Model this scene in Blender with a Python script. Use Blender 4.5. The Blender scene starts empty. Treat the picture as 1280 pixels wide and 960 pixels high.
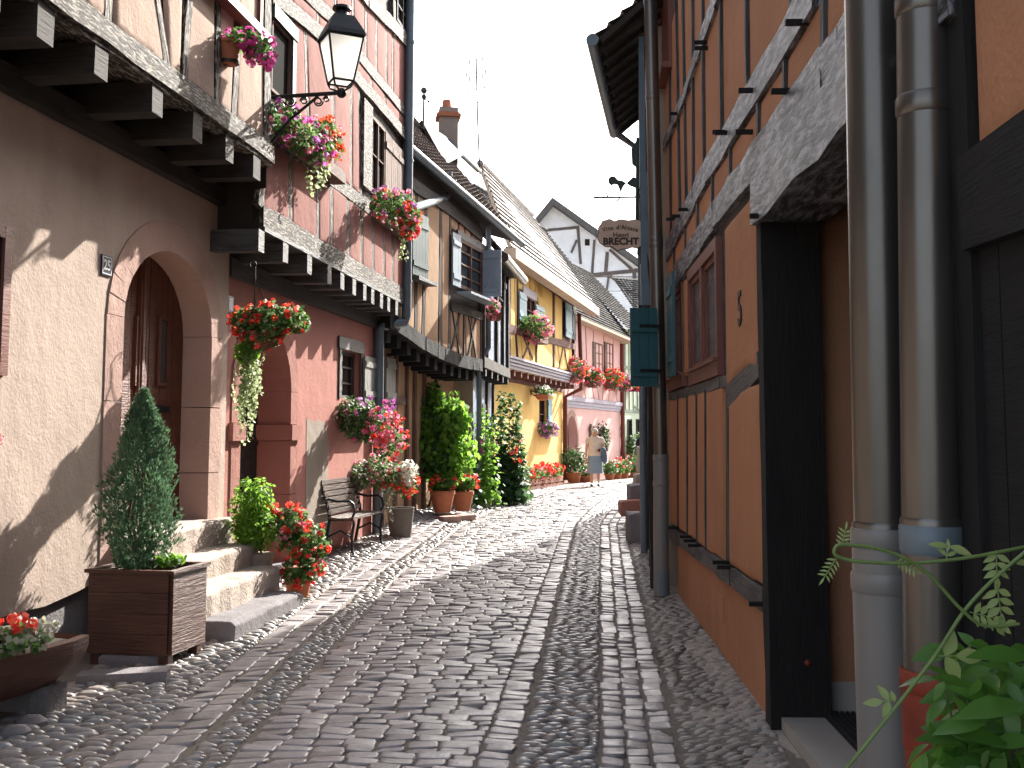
import bpy, math, random
import numpy as np
from mathutils import Vector as V, Matrix
from mathutils.geometry import tessellate_polygon
random.seed(7); rng=np.random.RandomState(7)
R=math.radians
sc=bpy.context.scene; C=sc.collection
# ------------------------------------------------------------------ camera model (reference photo 1280x960)
FOC=1350.; PITCH=R(5.0); CX,CY=640.,427.; EYE=V((0,0,1.55))
def ray(px,py):
    a=(px-CX)/FOC; b=(CY-py)/FOC
    return V((a, math.cos(PITCH)-b*math.sin(PITCH), math.sin(PITCH)+b*math.cos(PITCH)))
def at(px,py,Y):
    d=ray(px,py); return EYE+d*(Y/d.y)
def pix(p):
    d=V(p)-EYE; f=d.y*math.cos(PITCH)+d.z*math.sin(PITCH); u=d.z*math.cos(PITCH)-d.y*math.sin(PITCH)
    return CX+FOC*d.x/f, CY-FOC*u/f
def ip(x,xs,ys): return float(np.interp(x,xs,ys))
# ------------------------------------------------------------------ terrain
GY=[-50,0,6,13,20,30,37,44,90]; GZ=[0,0,0,.06,.17,.13,.0,-.1,-.1]
LY=[-10,3,5,8,10,12,15,17,19,22,25,28,33,37,44,50]; LX=[-2.1,-2.0,-1.95,-1.9,-1.85,-1.8,-1.55,-1.4,-1.1,-.6,-.05,.35,1.6,2.8,5.4,8.0]
RY=[-10,3,5.9,10,17.6,24,32,38,44]; RX=[-.15,.2,.47,.80,1.43,2.4,4.9,7.6,11.0]
def LXf(y): return ip(y,LY,LX)
def RXf(y): return ip(y,RY,RX)
def gz(x,y):
    z=ip(y,GY,GZ)
    l=LXf(y); r=RXf(y)+.33
    k=ip(y,[12,16,18,22,27],[0,.10,.20,.12,0])
    if x<l+.6: z+=k*min(1,(l+.6-x)/.9)
    if x>r: z+=.05*min(1,(x-r)/.5)
    m=(l+r)/2; w=max(.5,(r-l)/2); t=(x-m)/w
    if abs(t)<1: z+=.035*(1-t*t)
    return z
def gp(x,y,dz=0.): return V((x,y,gz(x,y)+dz))
# ------------------------------------------------------------------ materials
def newmat(n):
    m=bpy.data.materials.new(n); m.use_nodes=True; nt=m.node_tree; nt.nodes.clear()
    o=nt.nodes.new('ShaderNodeOutputMaterial'); b=nt.nodes.new('ShaderNodeBsdfPrincipled'); nt.links.new(b.outputs[0],o.inputs[0])
    return m,nt,b,o
def N(nt,t,**k):
    n=nt.nodes.new(t)
    for a,v in k.items():
        if a in n.inputs: n.inputs[a].default_value=v
        else: setattr(n,a,v)
    return n
def mixc(nt,f,a,b,mode='MIX'):
    m=nt.nodes.new('ShaderNodeMix'); m.data_type='RGBA'; m.blend_type=mode
    for i,v in ((0,f),(6,a),(7,b)):
        if isinstance(v,(tuple,float,int)): m.inputs[i].default_value=(tuple(v)+(1,))[:4] if isinstance(v,tuple) else v
        else: nt.links.new(v,m.inputs[i])
    return m.outputs[2]
def ramp(nt,src,pts):
    r=nt.nodes.new('ShaderNodeValToRGB'); e=r.color_ramp.elements
    while len(e)<len(pts): e.new(.5)
    for i,(p,v) in enumerate(pts): e[i].position=p; e[i].color=(v,v,v,1) if not isinstance(v,tuple) else v+(1,)
    nt.links.new(src,r.inputs[0]); return r.outputs[0]
def noise(nt,scale,detail=4,vec=None,rough=.6,sc3=None,coord='Object'):
    tc=nt.nodes.new('ShaderNodeTexCoord'); src=tc.outputs[coord]
    if sc3:
        mp=nt.nodes.new('ShaderNodeMapping'); mp.inputs['Scale'].default_value=sc3; nt.links.new(src,mp.inputs[0]); src=mp.outputs[0]
    n=nt.nodes.new('ShaderNodeTexNoise'); n.inputs['Scale'].default_value=scale; n.inputs['Detail'].default_value=detail; n.inputs['Roughness'].default_value=rough
    nt.links.new(src,n.inputs['Vector']); return n.outputs['Fac']
def bump(nt,b,h,strength=.5,dist=.01):
    n=nt.nodes.new('ShaderNodeBump'); n.inputs['Strength'].default_value=strength; n.inputs['Distance'].default_value=dist
    nt.links.new(h,n.inputs['Height']); nt.links.new(n.outputs[0],b.inputs['Normal'])
def attr(nt,name='rnd'):
    a=nt.nodes.new('ShaderNodeAttribute'); a.attribute_name=name; return a.outputs['Fac']
MATS={}
def plaster(n,c,dirt=(.12,.10,.085),amt=.55,streak=True,bs=.35):
    m,nt,b,o=newmat(n)
    big=ramp(nt,noise(nt,1.3,6),[(.38,0.),(.72,1.)])
    col=mixc(nt,big,tuple(c),tuple(x*.80 for x in c))
    st=ramp(nt,noise(nt,1.0,5,sc3=(3.5,3.5,.5)),[(.50,0.),(.80,amt)])
    col=mixc(nt,st,col,dirt)
    fine=noise(nt,60,3); col=mixc(nt,ramp(nt,fine,[(.3,0.),(.75,.35)]),col,tuple(min(1,x*1.18) for x in c))
    nt.links.new(col,b.inputs['Base Color']); b.inputs['Roughness'].default_value=.93; b.inputs['Specular IOR Level'].default_value=.15
    h=nt.nodes.new('ShaderNodeMath'); h.operation='MULTIPLY_ADD'; nt.links.new(noise(nt,4,4),h.inputs[0]); h.inputs[1].default_value=3.; nt.links.new(noise(nt,45,4),h.inputs[2])
    bump(nt,b,h.outputs[0],bs,.012); MATS[n]=m; return m
def timber(n,dark,pale,flake=.5,rough=.8,lo=.42,hi=.62,bs=.8,flaky=0):
    m,nt,b,o=newmat(n)
    g=noise(nt,1.0,8,sc3=(5,55,1),coord='UV',rough=.7); g2=noise(nt,2.2,6,sc3=(1,3,1),coord='UV')
    mm=nt.nodes.new('ShaderNodeMath'); mm.operation='MULTIPLY_ADD'; nt.links.new(g2,mm.inputs[0]); mm.inputs[1].default_value=.55; 
    mh=nt.nodes.new('ShaderNodeMath'); mh.operation='MULTIPLY'; nt.links.new(g,mh.inputs[0]); mh.inputs[1].default_value=.5; nt.links.new(mh.outputs[0],mm.inputs[2])
    f=ramp(nt,mm.outputs[0],[(lo,0.),(hi,flake)])
    if flaky: g=noise(nt,1.0,7,sc3=(10,46,1) if flaky==1 else (5,26,1),coord='UV',rough=.65 if flaky==1 else .78); f=ramp(nt,g,[(lo,0.),(hi,flake)])
    col=mixc(nt,f,tuple(dark),tuple(pale))
    nt.links.new(col,b.inputs['Base Color']); b.inputs['Roughness'].default_value=rough; b.inputs['Specular IOR Level'].default_value=.4
    bump(nt,b,g,bs,.02); MATS[n]=m; return m
def simple(n,c,rough=.6,metal=0.,var=.25,ns=8,bs=.15,sc3=None,spec=.4):
    m,nt,b,o=newmat(n)
    f=ramp(nt,noise(nt,ns,5,sc3=sc3),[(.35,0.),(.7,1.)])
    col=mixc(nt,f,tuple(c),tuple(x*(1-var) for x in c))
    nt.links.new(col,b.inputs['Base Color']); b.inputs['Roughness'].default_value=rough; b.inputs['Metallic'].default_value=metal; b.inputs['Specular IOR Level'].default_value=spec
    if bs: bump(nt,b,noise(nt,ns*5,4,sc3=sc3),bs,.008)
    MATS[n]=m; return m
def leafmat(n,cols,trans=.45,rough=.58):
    m,nt,b,o=newmat(n)
    r=ramp(nt,attr(nt),[(i/(len(cols)-1),tuple(c)) for i,c in enumerate(cols)])
    nt.links.new(r,b.inputs['Base Color']); b.inputs['Roughness'].default_value=rough
    t=nt.nodes.new('ShaderNodeBsdfTranslucent'); tc=mixc(nt,.5,r,tuple(min(1,x*1.6) for x in cols[-1])); nt.links.new(tc,t.inputs[0])
    ms=nt.nodes.new('ShaderNodeMixShader'); ms.inputs[0].default_value=trans
    nt.links.new(b.outputs[0],ms.inputs[1]); nt.links.new(t.outputs[0],ms.inputs[2]); nt.links.new(ms.outputs[0],o.inputs[0])
    MATS[n]=m; return m
def stonemat(n,cols,rough=.5,bs=.5,ns=14,spec=.5):
    m,nt,b,o=newmat(n)
    r=ramp(nt,attr(nt),[(i/(len(cols)-1),tuple(c)) for i,c in enumerate(cols)])
    f=ramp(nt,noise(nt,ns,6),[(.3,.0),(.75,.6)])
    col=mixc(nt,f,r,tuple(x*.45 for x in cols[0]))
    col=mixc(nt,ramp(nt,noise(nt,1.1,4),[(.45,0.),(.75,.45)]),col,tuple(x*.6 for x in cols[0]))
    nt.links.new(col,b.inputs['Base Color']); b.inputs['Specular IOR Level'].default_value=spec
    rr=ramp(nt,noise(nt,6,4),[(.3,rough-.1),(.7,rough+.18)]); nt.links.new(rr,b.inputs['Roughness'])
    bump(nt,b,noise(nt,40,5),bs,.006); MATS[n]=m; return m
beige=plaster('beige_plaster',(.43,.34,.285),(.26,.20,.17))
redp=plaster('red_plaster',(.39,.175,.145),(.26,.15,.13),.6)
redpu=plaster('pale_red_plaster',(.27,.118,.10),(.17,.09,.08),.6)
beigeu=plaster('pinkish_beige_plaster',(.42,.31,.25),(.30,.22,.18),.4)
greyp=plaster('bare_grey_plaster',(.30,.255,.21),(.18,.15,.13))
tanp=plaster('tan_plaster',(.44,.29,.18),(.26,.17,.11),.4)
yelp=plaster('yellow_plaster',(.80,.565,.20),(.60,.44,.19),.25)
pinkp=plaster('pink_plaster',(.70,.46,.43),(.55,.38,.36),.25)
greenp=plaster('pale_green_plaster',(.56,.66,.52),(.4,.46,.38),.3)
whitep=plaster('white_plaster',(.85,.85,.88),(.7,.7,.73),.2)
ochre=plaster('ochre_plaster',(.42,.205,.112),(.30,.15,.085),.35,bs=.45)
ochred=plaster('ochre_plinth',(.40,.195,.11),(.25,.13,.085),.6,bs=.4)
bluep=timber('blue_grey_boards',(.11,.15,.20),(.20,.27,.36),.7,.7)
sand=plaster('pink_sandstone',(.42,.28,.235),(.26,.18,.15),.7,bs=.5)
sandr=plaster('red_sandstone',(.34,.16,.13),(.2,.12,.10),.7,bs=.5)
stepst=plaster('step_stone',(.44,.37,.32),(.20,.15,.12),.8,bs=.9)
greyst=plaster('grey_step_stone',(.20,.185,.19),(.12,.1,.1),.6,bs=.6)
tl=timber('weathered_timber',(.035,.028,.022),(.28,.25,.21),1.,.8,.515,.555,flaky=1)
tdk=timber('dark_timber',(.018,.014,.011),(.075,.06,.05),.5)
tsl=timber('silvered_timber',(.016,.015,.016),(.36,.36,.39),1.,.42,.46,.60,1.,flaky=2)
tgr=timber('grey_timber',(.022,.021,.021),(.10,.098,.10),.9,.6,.42,.64)
tred=timber('red_brown_timber',(.09,.022,.018),(.20,.09,.07),.5)
tbr=timber('brown_timber',(.075,.035,.022),(.22,.14,.10),.6)
tblk=timber('black_timber',(.006,.006,.0065),(.020,.017,.016),.5,.9)
doorw=timber('red_brown_door_wood',(.10,.028,.014),(.17,.055,.028),.6,.5)
boxw=timber('dark_planter_wood',(.055,.018,.010),(.12,.045,.025),.6,.45)
logw=timber('log_wood',(.085,.028,.018),(.17,.075,.05),.7,.5)
benchw=timber('bench_wood',(.045,.025,.017),(.14,.09,.06),.6,.5)
teal=timber('teal_paint',(.020,.085,.10),(.035,.12,.14),.6,.5,bs=.2)
teald=timber('dark_teal_paint',(.012,.05,.058),(.02,.07,.08),.6,.5,bs=.2)
lblue=timber('light_blue_paint',(.22,.38,.46),(.3,.47,.55),.5,.6,bs=.2)
gblue=timber('grey_blue_paint',(.22,.28,.33),(.3,.37,.42),.5,.6,bs=.2)
winred=timber('oxblood_window_paint',(.13,.038,.025),(.22,.085,.06),.5,.45,bs=.3)
sgreen=timber('grey_green_shutter_paint',(.16,.17,.15),(.25,.25,.22),.5,.6,bs=.2)
zinc=simple('zinc',(.145,.132,.117),.30,.7,.35,3,.1,(1,1,.3))
zincd=simple('painted_zinc_grey',(.15,.19,.22),.5,.2,.3,4,.1)
pvc=simple('grey_beige_painted_pipe',(.19,.183,.172),.38,.0,.18,3,.06,(1,1,.3),.5)
pipered=simple('red_painted_pipe',(.24,.035,.015),.55,0,.4,7)
pipebr=simple('brown_painted_pipe',(.16,.035,.025),.5,0,.3,5)
iron=simple('black_iron',(.018,.02,.022),.45,.4,.3,20,.1)
chain=simple('chain_metal',(.12,.11,.10),.4,.8,.2,20,0)
white=simple('white_paint',(.75,.75,.74),.6,0,.1,5,.1)
lavend=simple('lavender_grey_cornice',(.40,.38,.46),.7,0,.2,5,.1)
soff=simple('cream_soffit_paint',(.55,.45,.35),.8,0,.2,3,.1)
terra=simple('terracotta',(.42,.15,.075),.85,0,.3,6,.3)
dterra=simple('dark_terracotta',(.20,.07,.045),.85,0,.3,6,.3)
tubm=simple('grey_tub',(.16,.14,.12),.8,0,.3,6,.3)
soil=simple('soil',(.03,.02,.014),1,0,.3,20,.5)
darkint=simple('painted_dark_interior',(.006,.005,.005),.9,0,.2,3,0,spec=.03)  # near-black colour stands in for the shade inside openings
whitepane=simple('plain_white_pane',(.7,.7,.7),.9,0,.15,6,.1)  # plain white fill for window panes
def glassmat():
    m,nt,b,o=newmat('window_glass'); b.inputs['Base Color'].default_value=(.02,.025,.03,1); b.inputs['Roughness'].default_value=.06; b.inputs['Specular IOR Level'].default_value=.8
    bump(nt,b,noise(nt,2,2),.08,.02); return m
glass=glassmat()
def lampglass():
    m,nt,b,o=newmat('frosted_lamp_glass'); b.inputs['Base Color'].default_value=(.9,.92,.92,1); b.inputs['Roughness'].default_value=.6
    t=nt.nodes.new('ShaderNodeBsdfTranslucent'); t.inputs[0].default_value=(.95,.95,.93,1); ms=nt.nodes.new('ShaderNodeMixShader'); ms.inputs[0].default_value=.9
    nt.links.new(b.outputs[0],ms.inputs[1]); nt.links.new(t.outputs[0],ms.inputs[2]); nt.links.new(ms.outputs[0],o.inputs[0]); return m
lampg=lampglass()
sett=stonemat('porphyry_setts',[(.21,.187,.19),(.29,.26,.26),(.40,.36,.355),(.29,.27,.285)],.40,.6,spec=.8)
pebm=stonemat('river_pebbles',[(.21,.185,.175),(.30,.255,.235),(.40,.355,.32),(.26,.28,.29),(.33,.285,.26)],.36,.3,30,spec=.7)
mort=plaster('verge_mortar',(.36,.32,.28),(.24,.21,.18),.6,bs=.9)
vergest=stonemat('verge_stones',[(.27,.24,.215),(.34,.30,.265),(.40,.36,.32),(.30,.285,.27)],.5,.4,30,spec=.4)
joint=plaster('joint_dirt',(.19,.165,.145),(.09,.095,.05),.8,bs=.9)
tile=stonemat('old_roof_tiles',[(.12,.095,.085),(.20,.165,.15),(.27,.235,.215),(.16,.145,.14)],.7,.5,20)
tiled=stonemat('dark_roof_tiles',[(.035,.034,.034),(.055,.052,.05),(.075,.07,.07)],.85,.5,20,spec=.1)
leafG=leafmat('geranium_leaves',[(.035,.085,.02),(.06,.14,.03),(.10,.19,.05)])
leafP=leafmat('pale_trailing_leaves',[(.16,.24,.08),(.26,.34,.14),(.38,.42,.25)])
leafB=leafmat('bright_green_leaves',[(.06,.15,.018),(.12,.26,.03),(.20,.36,.05)],.6)
leafD=leafmat('dark_green_leaves',[(.018,.05,.018),(.03,.085,.025),(.06,.13,.04)],.35)
leafC=leafmat('conifer_needles',[(.045,.10,.055),(.08,.16,.08),(.13,.23,.12)],.3,.6)
leafS=leafmat('silver_leaves',[(.16,.2,.13),(.26,.28,.2),(.35,.33,.25)],.3,.6)
leafW=leafmat('wisteria_leaves',[(.045,.13,.02),(.075,.20,.03),(.12,.26,.05)],.5,.35)
leafY=leafmat('young_wisteria_leaves',[(.20,.28,.09),(.28,.36,.14)],.4,.5)
petR=leafmat('red_petals',[(.55,.012,.01),(.75,.03,.02),(.85,.10,.06)],.35,.6)
petP=leafmat('pink_petals',[(.65,.09,.18),(.80,.18,.28),(.90,.35,.42)],.35,.6)
petM=leafmat('magenta_petals',[(.50,.02,.20),(.70,.06,.32),(.85,.18,.50)],.35,.6)
petV=leafmat('violet_petals',[(.22,.03,.22),(.40,.10,.38),(.5,.2,.5)],.35,.6)
petW=leafmat('white_petals',[(.7,.68,.62),(.85,.84,.8)],.35,.6)
petO=leafmat('orange_red_petals',[(.75,.06,.02),(.88,.15,.05)],.35,.6)
stem=simple('green_stem',(.14,.21,.06),.5,0,.3,20,.1)
bark=simple('bark',(.10,.065,.04),.9,0,.4,12,.6)
skin=simple('skin',(.55,.30,.21),.6,0,.08,6,0)
hairw=simple('white_hair',(.62,.60,.56),.8,0,.2,20,.2)
hairr=simple('dark_red_hair',(.10,.025,.02),.7,0,.2,20,.2)
blouse=simple('cream_blouse',(.72,.62,.52),.85,0,.15,14,.3)
skirt=simple('blue_grey_skirt',(.24,.32,.40),.85,0,.15,8,.3)
jack=simple('denim_jacket',(.10,.16,.24),.85,0,.3,10,.4)
navy=simple('navy_shirt',(.02,.02,.035),.85,0,.2,8,.3)
shoe=simple('dark_shoe',(.02,.02,.02),.5,0,.2,8,0)
leath=simple('black_leather',(.015,.015,.015),.4,0,.2,8,.1)
signb=simple('brown_sign_board',(.62,.45,.34),.6,0,.25,5,.1)
signl=simple('dark_brown_lettering',(.055,.03,.02),.6,0,.1,5,0)
bluee=simple('dark_blue_enamel',(.02,.03,.055),.3,0,.1,5,0)
copper=simple('verdigris_iron',(.05,.07,.065),.6,.3,.3,10,.2)
matm=simple('rubber_mat',(.018,.018,.02),.8,0,.2,20,.2)
lime=simple('pale_threshold_stone',(.34,.32,.29),.7,0,.12,5,.2)
# ------------------------------------------------------------------ mesh builder
ORG={}
class MB:
    def __init__(s): s.v=[]; s.f=[]; s.uv=[]; s.r=[]; s.sm=False
    def add(s,vs,fs,uvs=None,r=None):
        b=len(s.v); s.v+= [tuple(p) for p in vs]
        if r is None: r=random.random()
        for i,f in enumerate(fs):
            s.f.append(tuple(b+k for k in f)); s.r.append(r)
            s.uv.append(uvs[i] if uvs else [(0,0)]*len(f))
    def prism(s,A,B,x,y,hx,hy,tap=1.,jit=0.,seg=1,r=None,bev=0.):
        """box from A to B, cross axes x,y (unit vectors) half sizes hx,hy; UV along length"""
        A=V(A);B=V(B);L=(B-A).length; vs=[]; off=random.random()*10
        ring=[(-1,-1),(1,-1),(1,1),(-1,1)]
        for k in range(seg+1):
            t=k/seg; c=A.lerp(B,t); h=1+(tap-1)*t
            for (a,b) in ring:
                j=(random.uniform(-jit,jit),random.uniform(-jit,jit)) if jit else (0,0)
                vs.append(c+x*(a*hx*h+j[0])+y*(b*hy*h+j[1]))
        fs=[];uv=[]
        w=[2*hx,2*hy,2*hx,2*hy]; acc=[0,w[0],w[0]+w[1],w[0]+w[1]+w[2],sum(w)]
        for k in range(seg):
            for i in range(4):
                j=(i+1)%4; fs.append((k*4+i,k*4+j,(k+1)*4+j,(k+1)*4+i))
                u0,u1=L*k/seg+off,L*(k+1)/seg+off; uv.append([(u0,acc[i]+off),(u0,acc[i+1]+off),(u1,acc[i+1]+off),(u1,acc[i]+off)])
        e=seg*4; fs+=[(3,2,1,0),(e,e+1,e+2,e+3)]; q=[(off,off),(off+w[0],off),(off+w[0],off+w[1]),(off,off+w[1])]; uv+=[q,q]
        s.add(vs,fs,uv,r); return s
    def box(s,c,sx,sy,sz,rz=0.,jit=0.,r=None):
        c=V(c); x=V((math.cos(rz),math.sin(rz),0)); y=V((-math.sin(rz),math.cos(rz),0)); z=V((0,0,1))
        if sx>=sy and sx>=sz: return s.prism(c-x*sx/2,c+x*sx/2,y,z,sy/2,sz/2,jit=jit,r=r)
        if sy>=sz: return s.prism(c-y*sy/2,c+y*sy/2,z,x,sz/2,sx/2,jit=jit,r=r)
        return s.prism(c-z*sz/2,c+z*sz/2,x,y,sx/2,sy/2,jit=jit,r=r)
    def bar(s,A,B,w,h=None,up=None,jit=0,seg=1):
        A=V(A);B=V(B);d=(B-A).normalized(); up=V(up) if up else V((0,0,1))
        if abs(d.dot(up))>.95: up=V((1,0,0))
        x=d.cross(up).normalized(); y=x.cross(d); return s.prism(A,B,x,y,w/2,(h or w)/2,jit=jit,seg=seg)
    def tube(s,pts,rad,n=10,caps=True,r=None):
        pts=[V(p) for p in pts]; m=len(pts); rads=rad if isinstance(rad,(list,tuple)) else [rad]*m; vs=[];ln=0;us=[]
        prev=None
        for i,p in enumerate(pts):
            d=(pts[min(i+1,m-1)]-pts[max(i-1,0)]).normalized()
            if prev is None:
                u=V((0,0,1)) if abs(d.z)<.9 else V((1,0,0)); x=d.cross(u).normalized()
            else: x=(prev-d*prev.dot(d)).normalized()
            prev=x; y=d.cross(x); 
            if i: ln+=(p-pts[i-1]).length
            us.append(ln)
            for k in range(n):
                a=2*math.pi*k/n; vs.append(p+(x*math.cos(a)+y*math.sin(a))*rads[i])
        fs=[];uv=[]
        for i in range(m-1):
            for k in range(n):
                j=(k+1)%n; fs.append((i*n+k,i*n+j,(i+1)*n+j,(i+1)*n+k)); c0,c1=k/n*6.28*rads[i],(k+1)/n*6.28*rads[i]
                uv.append([(us[i],c0),(us[i],c1),(us[i+1],c1),(us[i+1],c0)])
        if caps: 
            fs+=[tuple(range(n-1,-1,-1)),tuple((m-1)*n+k for k in range(n))]; uv+=[[(0,0)]*n]*2
        s.add(vs,fs,uv,r); s.sm=True; return s
    def lathe(s,c,prof,n=20,ax=None,r=None,cap=True):
        c=V(c); vs=[];fs=[]
        for (rr,z) in prof:
            for k in range(n): a=2*math.pi*k/n; vs.append(c+V((rr*math.cos(a),rr*math.sin(a),z)))
        for i in range(len(prof)-1):
            for k in range(n): j=(k+1)%n; fs.append((i*n+k,i*n+j,(i+1)*n+j,(i+1)*n+k))
        if cap: fs+=[tuple(range(n-1,-1,-1)),tuple((len(prof)-1)*n+k for k in range(n))]
        s.add(vs,fs,None,r); s.sm=True; return s
    def ball(s,c,rx,ry=None,rz=None,n=10,m=6,r=None):
        ry=ry or rx; rz=rz or rx; c=V(c); vs=[c+V((0,0,-rz))];fs=[]
        for i in range(1,m):
            t=-math.pi/2+math.pi*i/m
            for k in range(n): a=2*math.pi*k/n; vs.append(c+V((rx*math.cos(t)*math.cos(a),ry*math.cos(t)*math.sin(a),rz*math.sin(t))))
        vs.append(c+V((0,0,rz)))
        for k in range(n): fs.append((0,1+(k+1)%n,1+k))
        for i in range(m-2):
            for k in range(n): j=(k+1)%n; a=1+i*n; fs.append((a+k,a+j,a+n+j,a+n+k))
        a=1+(m-2)*n; t=len(vs)-1
        for k in range(n): fs.append((a+k,a+(k+1)%n,t))
        s.add(vs,fs,None,r); s.sm=True; return s
    def sheet(s,F,outer,holes=(),off=0.,depth=0.,odepth=0.):
        """polygon with holes in facade (u,z); reveal depth inward at holes; outer rim back by odepth"""
        polys=[list(outer)]+[list(h) for h in holes]; flat=[p for q in polys for p in q]
        tris=tessellate_polygon([[V((p[0],p[1],0)) for p in q] for q in polys])
        vs=[F.P(p[0],p[1],off) for p in flat]; fs=[]; uvs=[]
        for t in tris:
            a,b,c=[V((flat[i][0],flat[i][1])) for i in t]; cr=(b-a).cross(c-a)
            n=(vs[t[1]]-vs[t[0]]).cross(vs[t[2]]-vs[t[0]])
            t=tuple(t) if n.dot(F.n)>0 else (t[0],t[2],t[1]); fs.append(t); uvs.append([flat[i] for i in t])
        s.add(vs,fs,uvs,.5)
        for q,dp in [(polys[0],odepth)]+[(h,depth) for h in polys[1:]]:
            if not dp: continue
            m=len(q); vv=[F.P(p[0],p[1],off) for p in q]+[F.P(p[0],p[1],off-dp) for p in q]
            s.add(vv,[(i,(i+1)%m,m+(i+1)%m,m+i) for i in range(m)],[[(q[i][0]+q[i][1],0),(q[(i+1)%m][0]+q[(i+1)%m][1],0),(q[(i+1)%m][0]+q[(i+1)%m][1],dp),(q[i][0]+q[i][1],dp)] for i in range(m)],.5)
        return s
    def pillow(s,F,poly,off,th=.03,rnd=.025,jit=.004):
        """proud plaster panel with rounded edge; poly in (u,z)"""
        A=sum(poly[i][0]*poly[(i+1)%len(poly)][1]-poly[(i+1)%len(poly)][0]*poly[i][1] for i in range(len(poly)))
        if A<0: poly=poly[::-1]
        # subdivide edges
        q=[]
        for i,p in enumerate(poly):
            p2=poly[(i+1)%len(poly)]; L=math.hypot(p2[0]-p[0],p2[1]-p[1]); k=max(1,int(L/.22)+1)
            for j in range(k):
                t=(j+(random.uniform(-.2,.2) if j else .0))/k
                q.append((p[0]+(p2[0]-p[0])*t+random.uniform(-jit,jit),p[1]+(p2[1]-p[1])*t+random.uniform(-jit,jit)))
        # cut corners
        q2=[]; n=len(q)
        def ins(q,d):
            n=len(q);o=[]
            for i in range(n):
                a=V(q[i-1]);b=V(q[i]);c=V(q[(i+1)%n]); e1=(b-a);e2=(c-b)
                if e1.length<1e-6 or e2.length<1e-6: o.append(tuple(b)); continue
                e1.normalize();e2.normalize(); n1=V((-e1.y,e1.x));n2=V((-e2.y,e2.x)); m=(n1+n2)
                if m.length<.2: o.append(tuple(b)); continue
                m.normalize(); k=d/max(.45,m.dot(n1)); o.append(tuple(b+m*k))
            return o
        r1=q; r2=ins(q,rnd*.3); r3=ins(q,rnd); r4=ins(q,rnd*2.2)
        rings=[(r1,-.005),(r2,th*.62),(r3,th*.93),(r4,th)]; vs=[];uv=[]
        for rr,h in rings:
            for p in rr: vs.append(F.P(p[0],p[1],off+h)); uv.append(p)
        fs=[];uvs=[];n=len(q)
        for k in range(3):
            for i in range(n):
                j=(i+1)%n; f=(k*n+i,k*n+j,(k+1)*n+j,(k+1)*n+i); fs.append(f); uvs.append([uv[a] for a in f])
        f=tuple(3*n+i for i in range(n)); fs.append(f); uvs.append([uv[a] for a in f])
        if F.flip: fs=[g[::-1] for g in fs]; uvs=[g[::-1] for g in uvs]
        s.add(vs,fs,uvs); s.sm=True; return s
    def leaf(s,c,d,n,L,W,r=None):
        """rhomb leaf at c along d with normal n"""
        w=d.cross(n); w.normalize(); 
        s.add([c,c+d*L*.5+w*W*.5,c+d*L,c+d*L*.5-w*W*.5],[(0,1,2,3)],None,r)
    def build(s,name,mat,parent=None,smooth=None,origin=None):
        if not s.v: return None
        if parent is not None: org=ORG[parent.name]
        elif origin is not None: org=V(origin)
        else:
            a=np.array(s.v); org=V(((a[:,0].min()+a[:,0].max())/2,(a[:,1].min()+a[:,1].max())/2,a[:,2].min()))
        me=bpy.data.meshes.new(name); a=np.array(s.v,dtype=np.float64)-np.array(org)[None,:]
        me.from_pydata(a.tolist(),[],s.f)
        at_=me.attributes.new('rnd','FLOAT','FACE'); at_.data.foreach_set('value',np.array(s.r,dtype=np.float32))
        ul=me.uv_layers.new(name='UVMap'); ul.data.foreach_set('uv',np.array([c for f in s.uv for p in f for c in p[:2]],dtype=np.float32))
        if s.sm if smooth is None else smooth:
            me.polygons.foreach_set('use_smooth',[True]*len(me.polygons))
            try: me.set_sharp_from_angle(angle=R(42))
            except Exception: pass
        me.materials.append(mat); o=bpy.data.objects.new(name,me); C.objects.link(o)
        if parent is not None: o.parent=parent
        else: o.location=org
        ORG[o.name]=org; return o
def tag(o,label=None,cat=None,group=None,kind=None):
    if label: o['label']=label
    if cat: o['category']=cat
    if group: o['group']=group
    if kind: o['kind']=kind
    return o
def thing(name,label,cat,loc,group=None):
    o=bpy.data.objects.new(name,None); C.objects.link(o); o.location=loc; o.empty_display_size=.1; ORG[o.name]=V(loc); tag(o,label,cat,group); return o
class Facade:
    def __init__(s,p0,p1,side):
        s.p0=V((p0[0],p0[1],0)); s.p1=V((p1[0],p1[1],0)); s.L=(s.p1-s.p0).length; s.d=(s.p1-s.p0).normalized()
        s.n=V((s.d.y,-s.d.x,0))*side; s.flip=(s.d.cross(V((0,0,1))).dot(s.n)<0)
    def P(s,u,z,off=0.): return s.p0+s.d*u+V((0,0,z))+s.n*off
    def uv(s,px,py,off=0.):
        d=ray(px,py); o=s.p0+s.n*off; t=(o-EYE).dot(s.n)/d.dot(s.n); p=EYE+d*t
        return ((p-s.p0).dot(s.d),p.z)
    def W(s,px,py,off=0.): u,z=s.uv(px,py,off); return s.P(u,z,off)
    def beam(s,mb,a,b,w,proud=.03,back=.03,jit=.006,uvs=False):
        ua=a if uvs else s.uv(*a); ub=b if uvs else s.uv(*b)
        A=s.P(ua[0],ua[1],(proud-back)/2);B=s.P(ub[0],ub[1],(proud-back)/2); d=(B-A).normalized(); y=s.n; x=d.cross(y).normalized()
        mb.prism(A,B,x,y,w/2,(proud+back)/2,jit=jit,seg=max(1,int((B-A).length/.35)))
    def poly(s,mb,pl,w,**k):
        for a,b in zip(pl[:-1],pl[1:]): s.beam(mb,a,b,w,**k)
def pl(line,px):
    if px<=line[0][0]: a,b=line[0],line[1]
    elif px>=line[-1][0]: a,b=line[-2],line[-1]
    else:
        for a,b in zip(line[:-1],line[1:]):
            if a[0]<=px<=b[0]: break
    return a[1]+(b[1]-a[1])*(px-a[0])/(b[0]-a[0])
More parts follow.
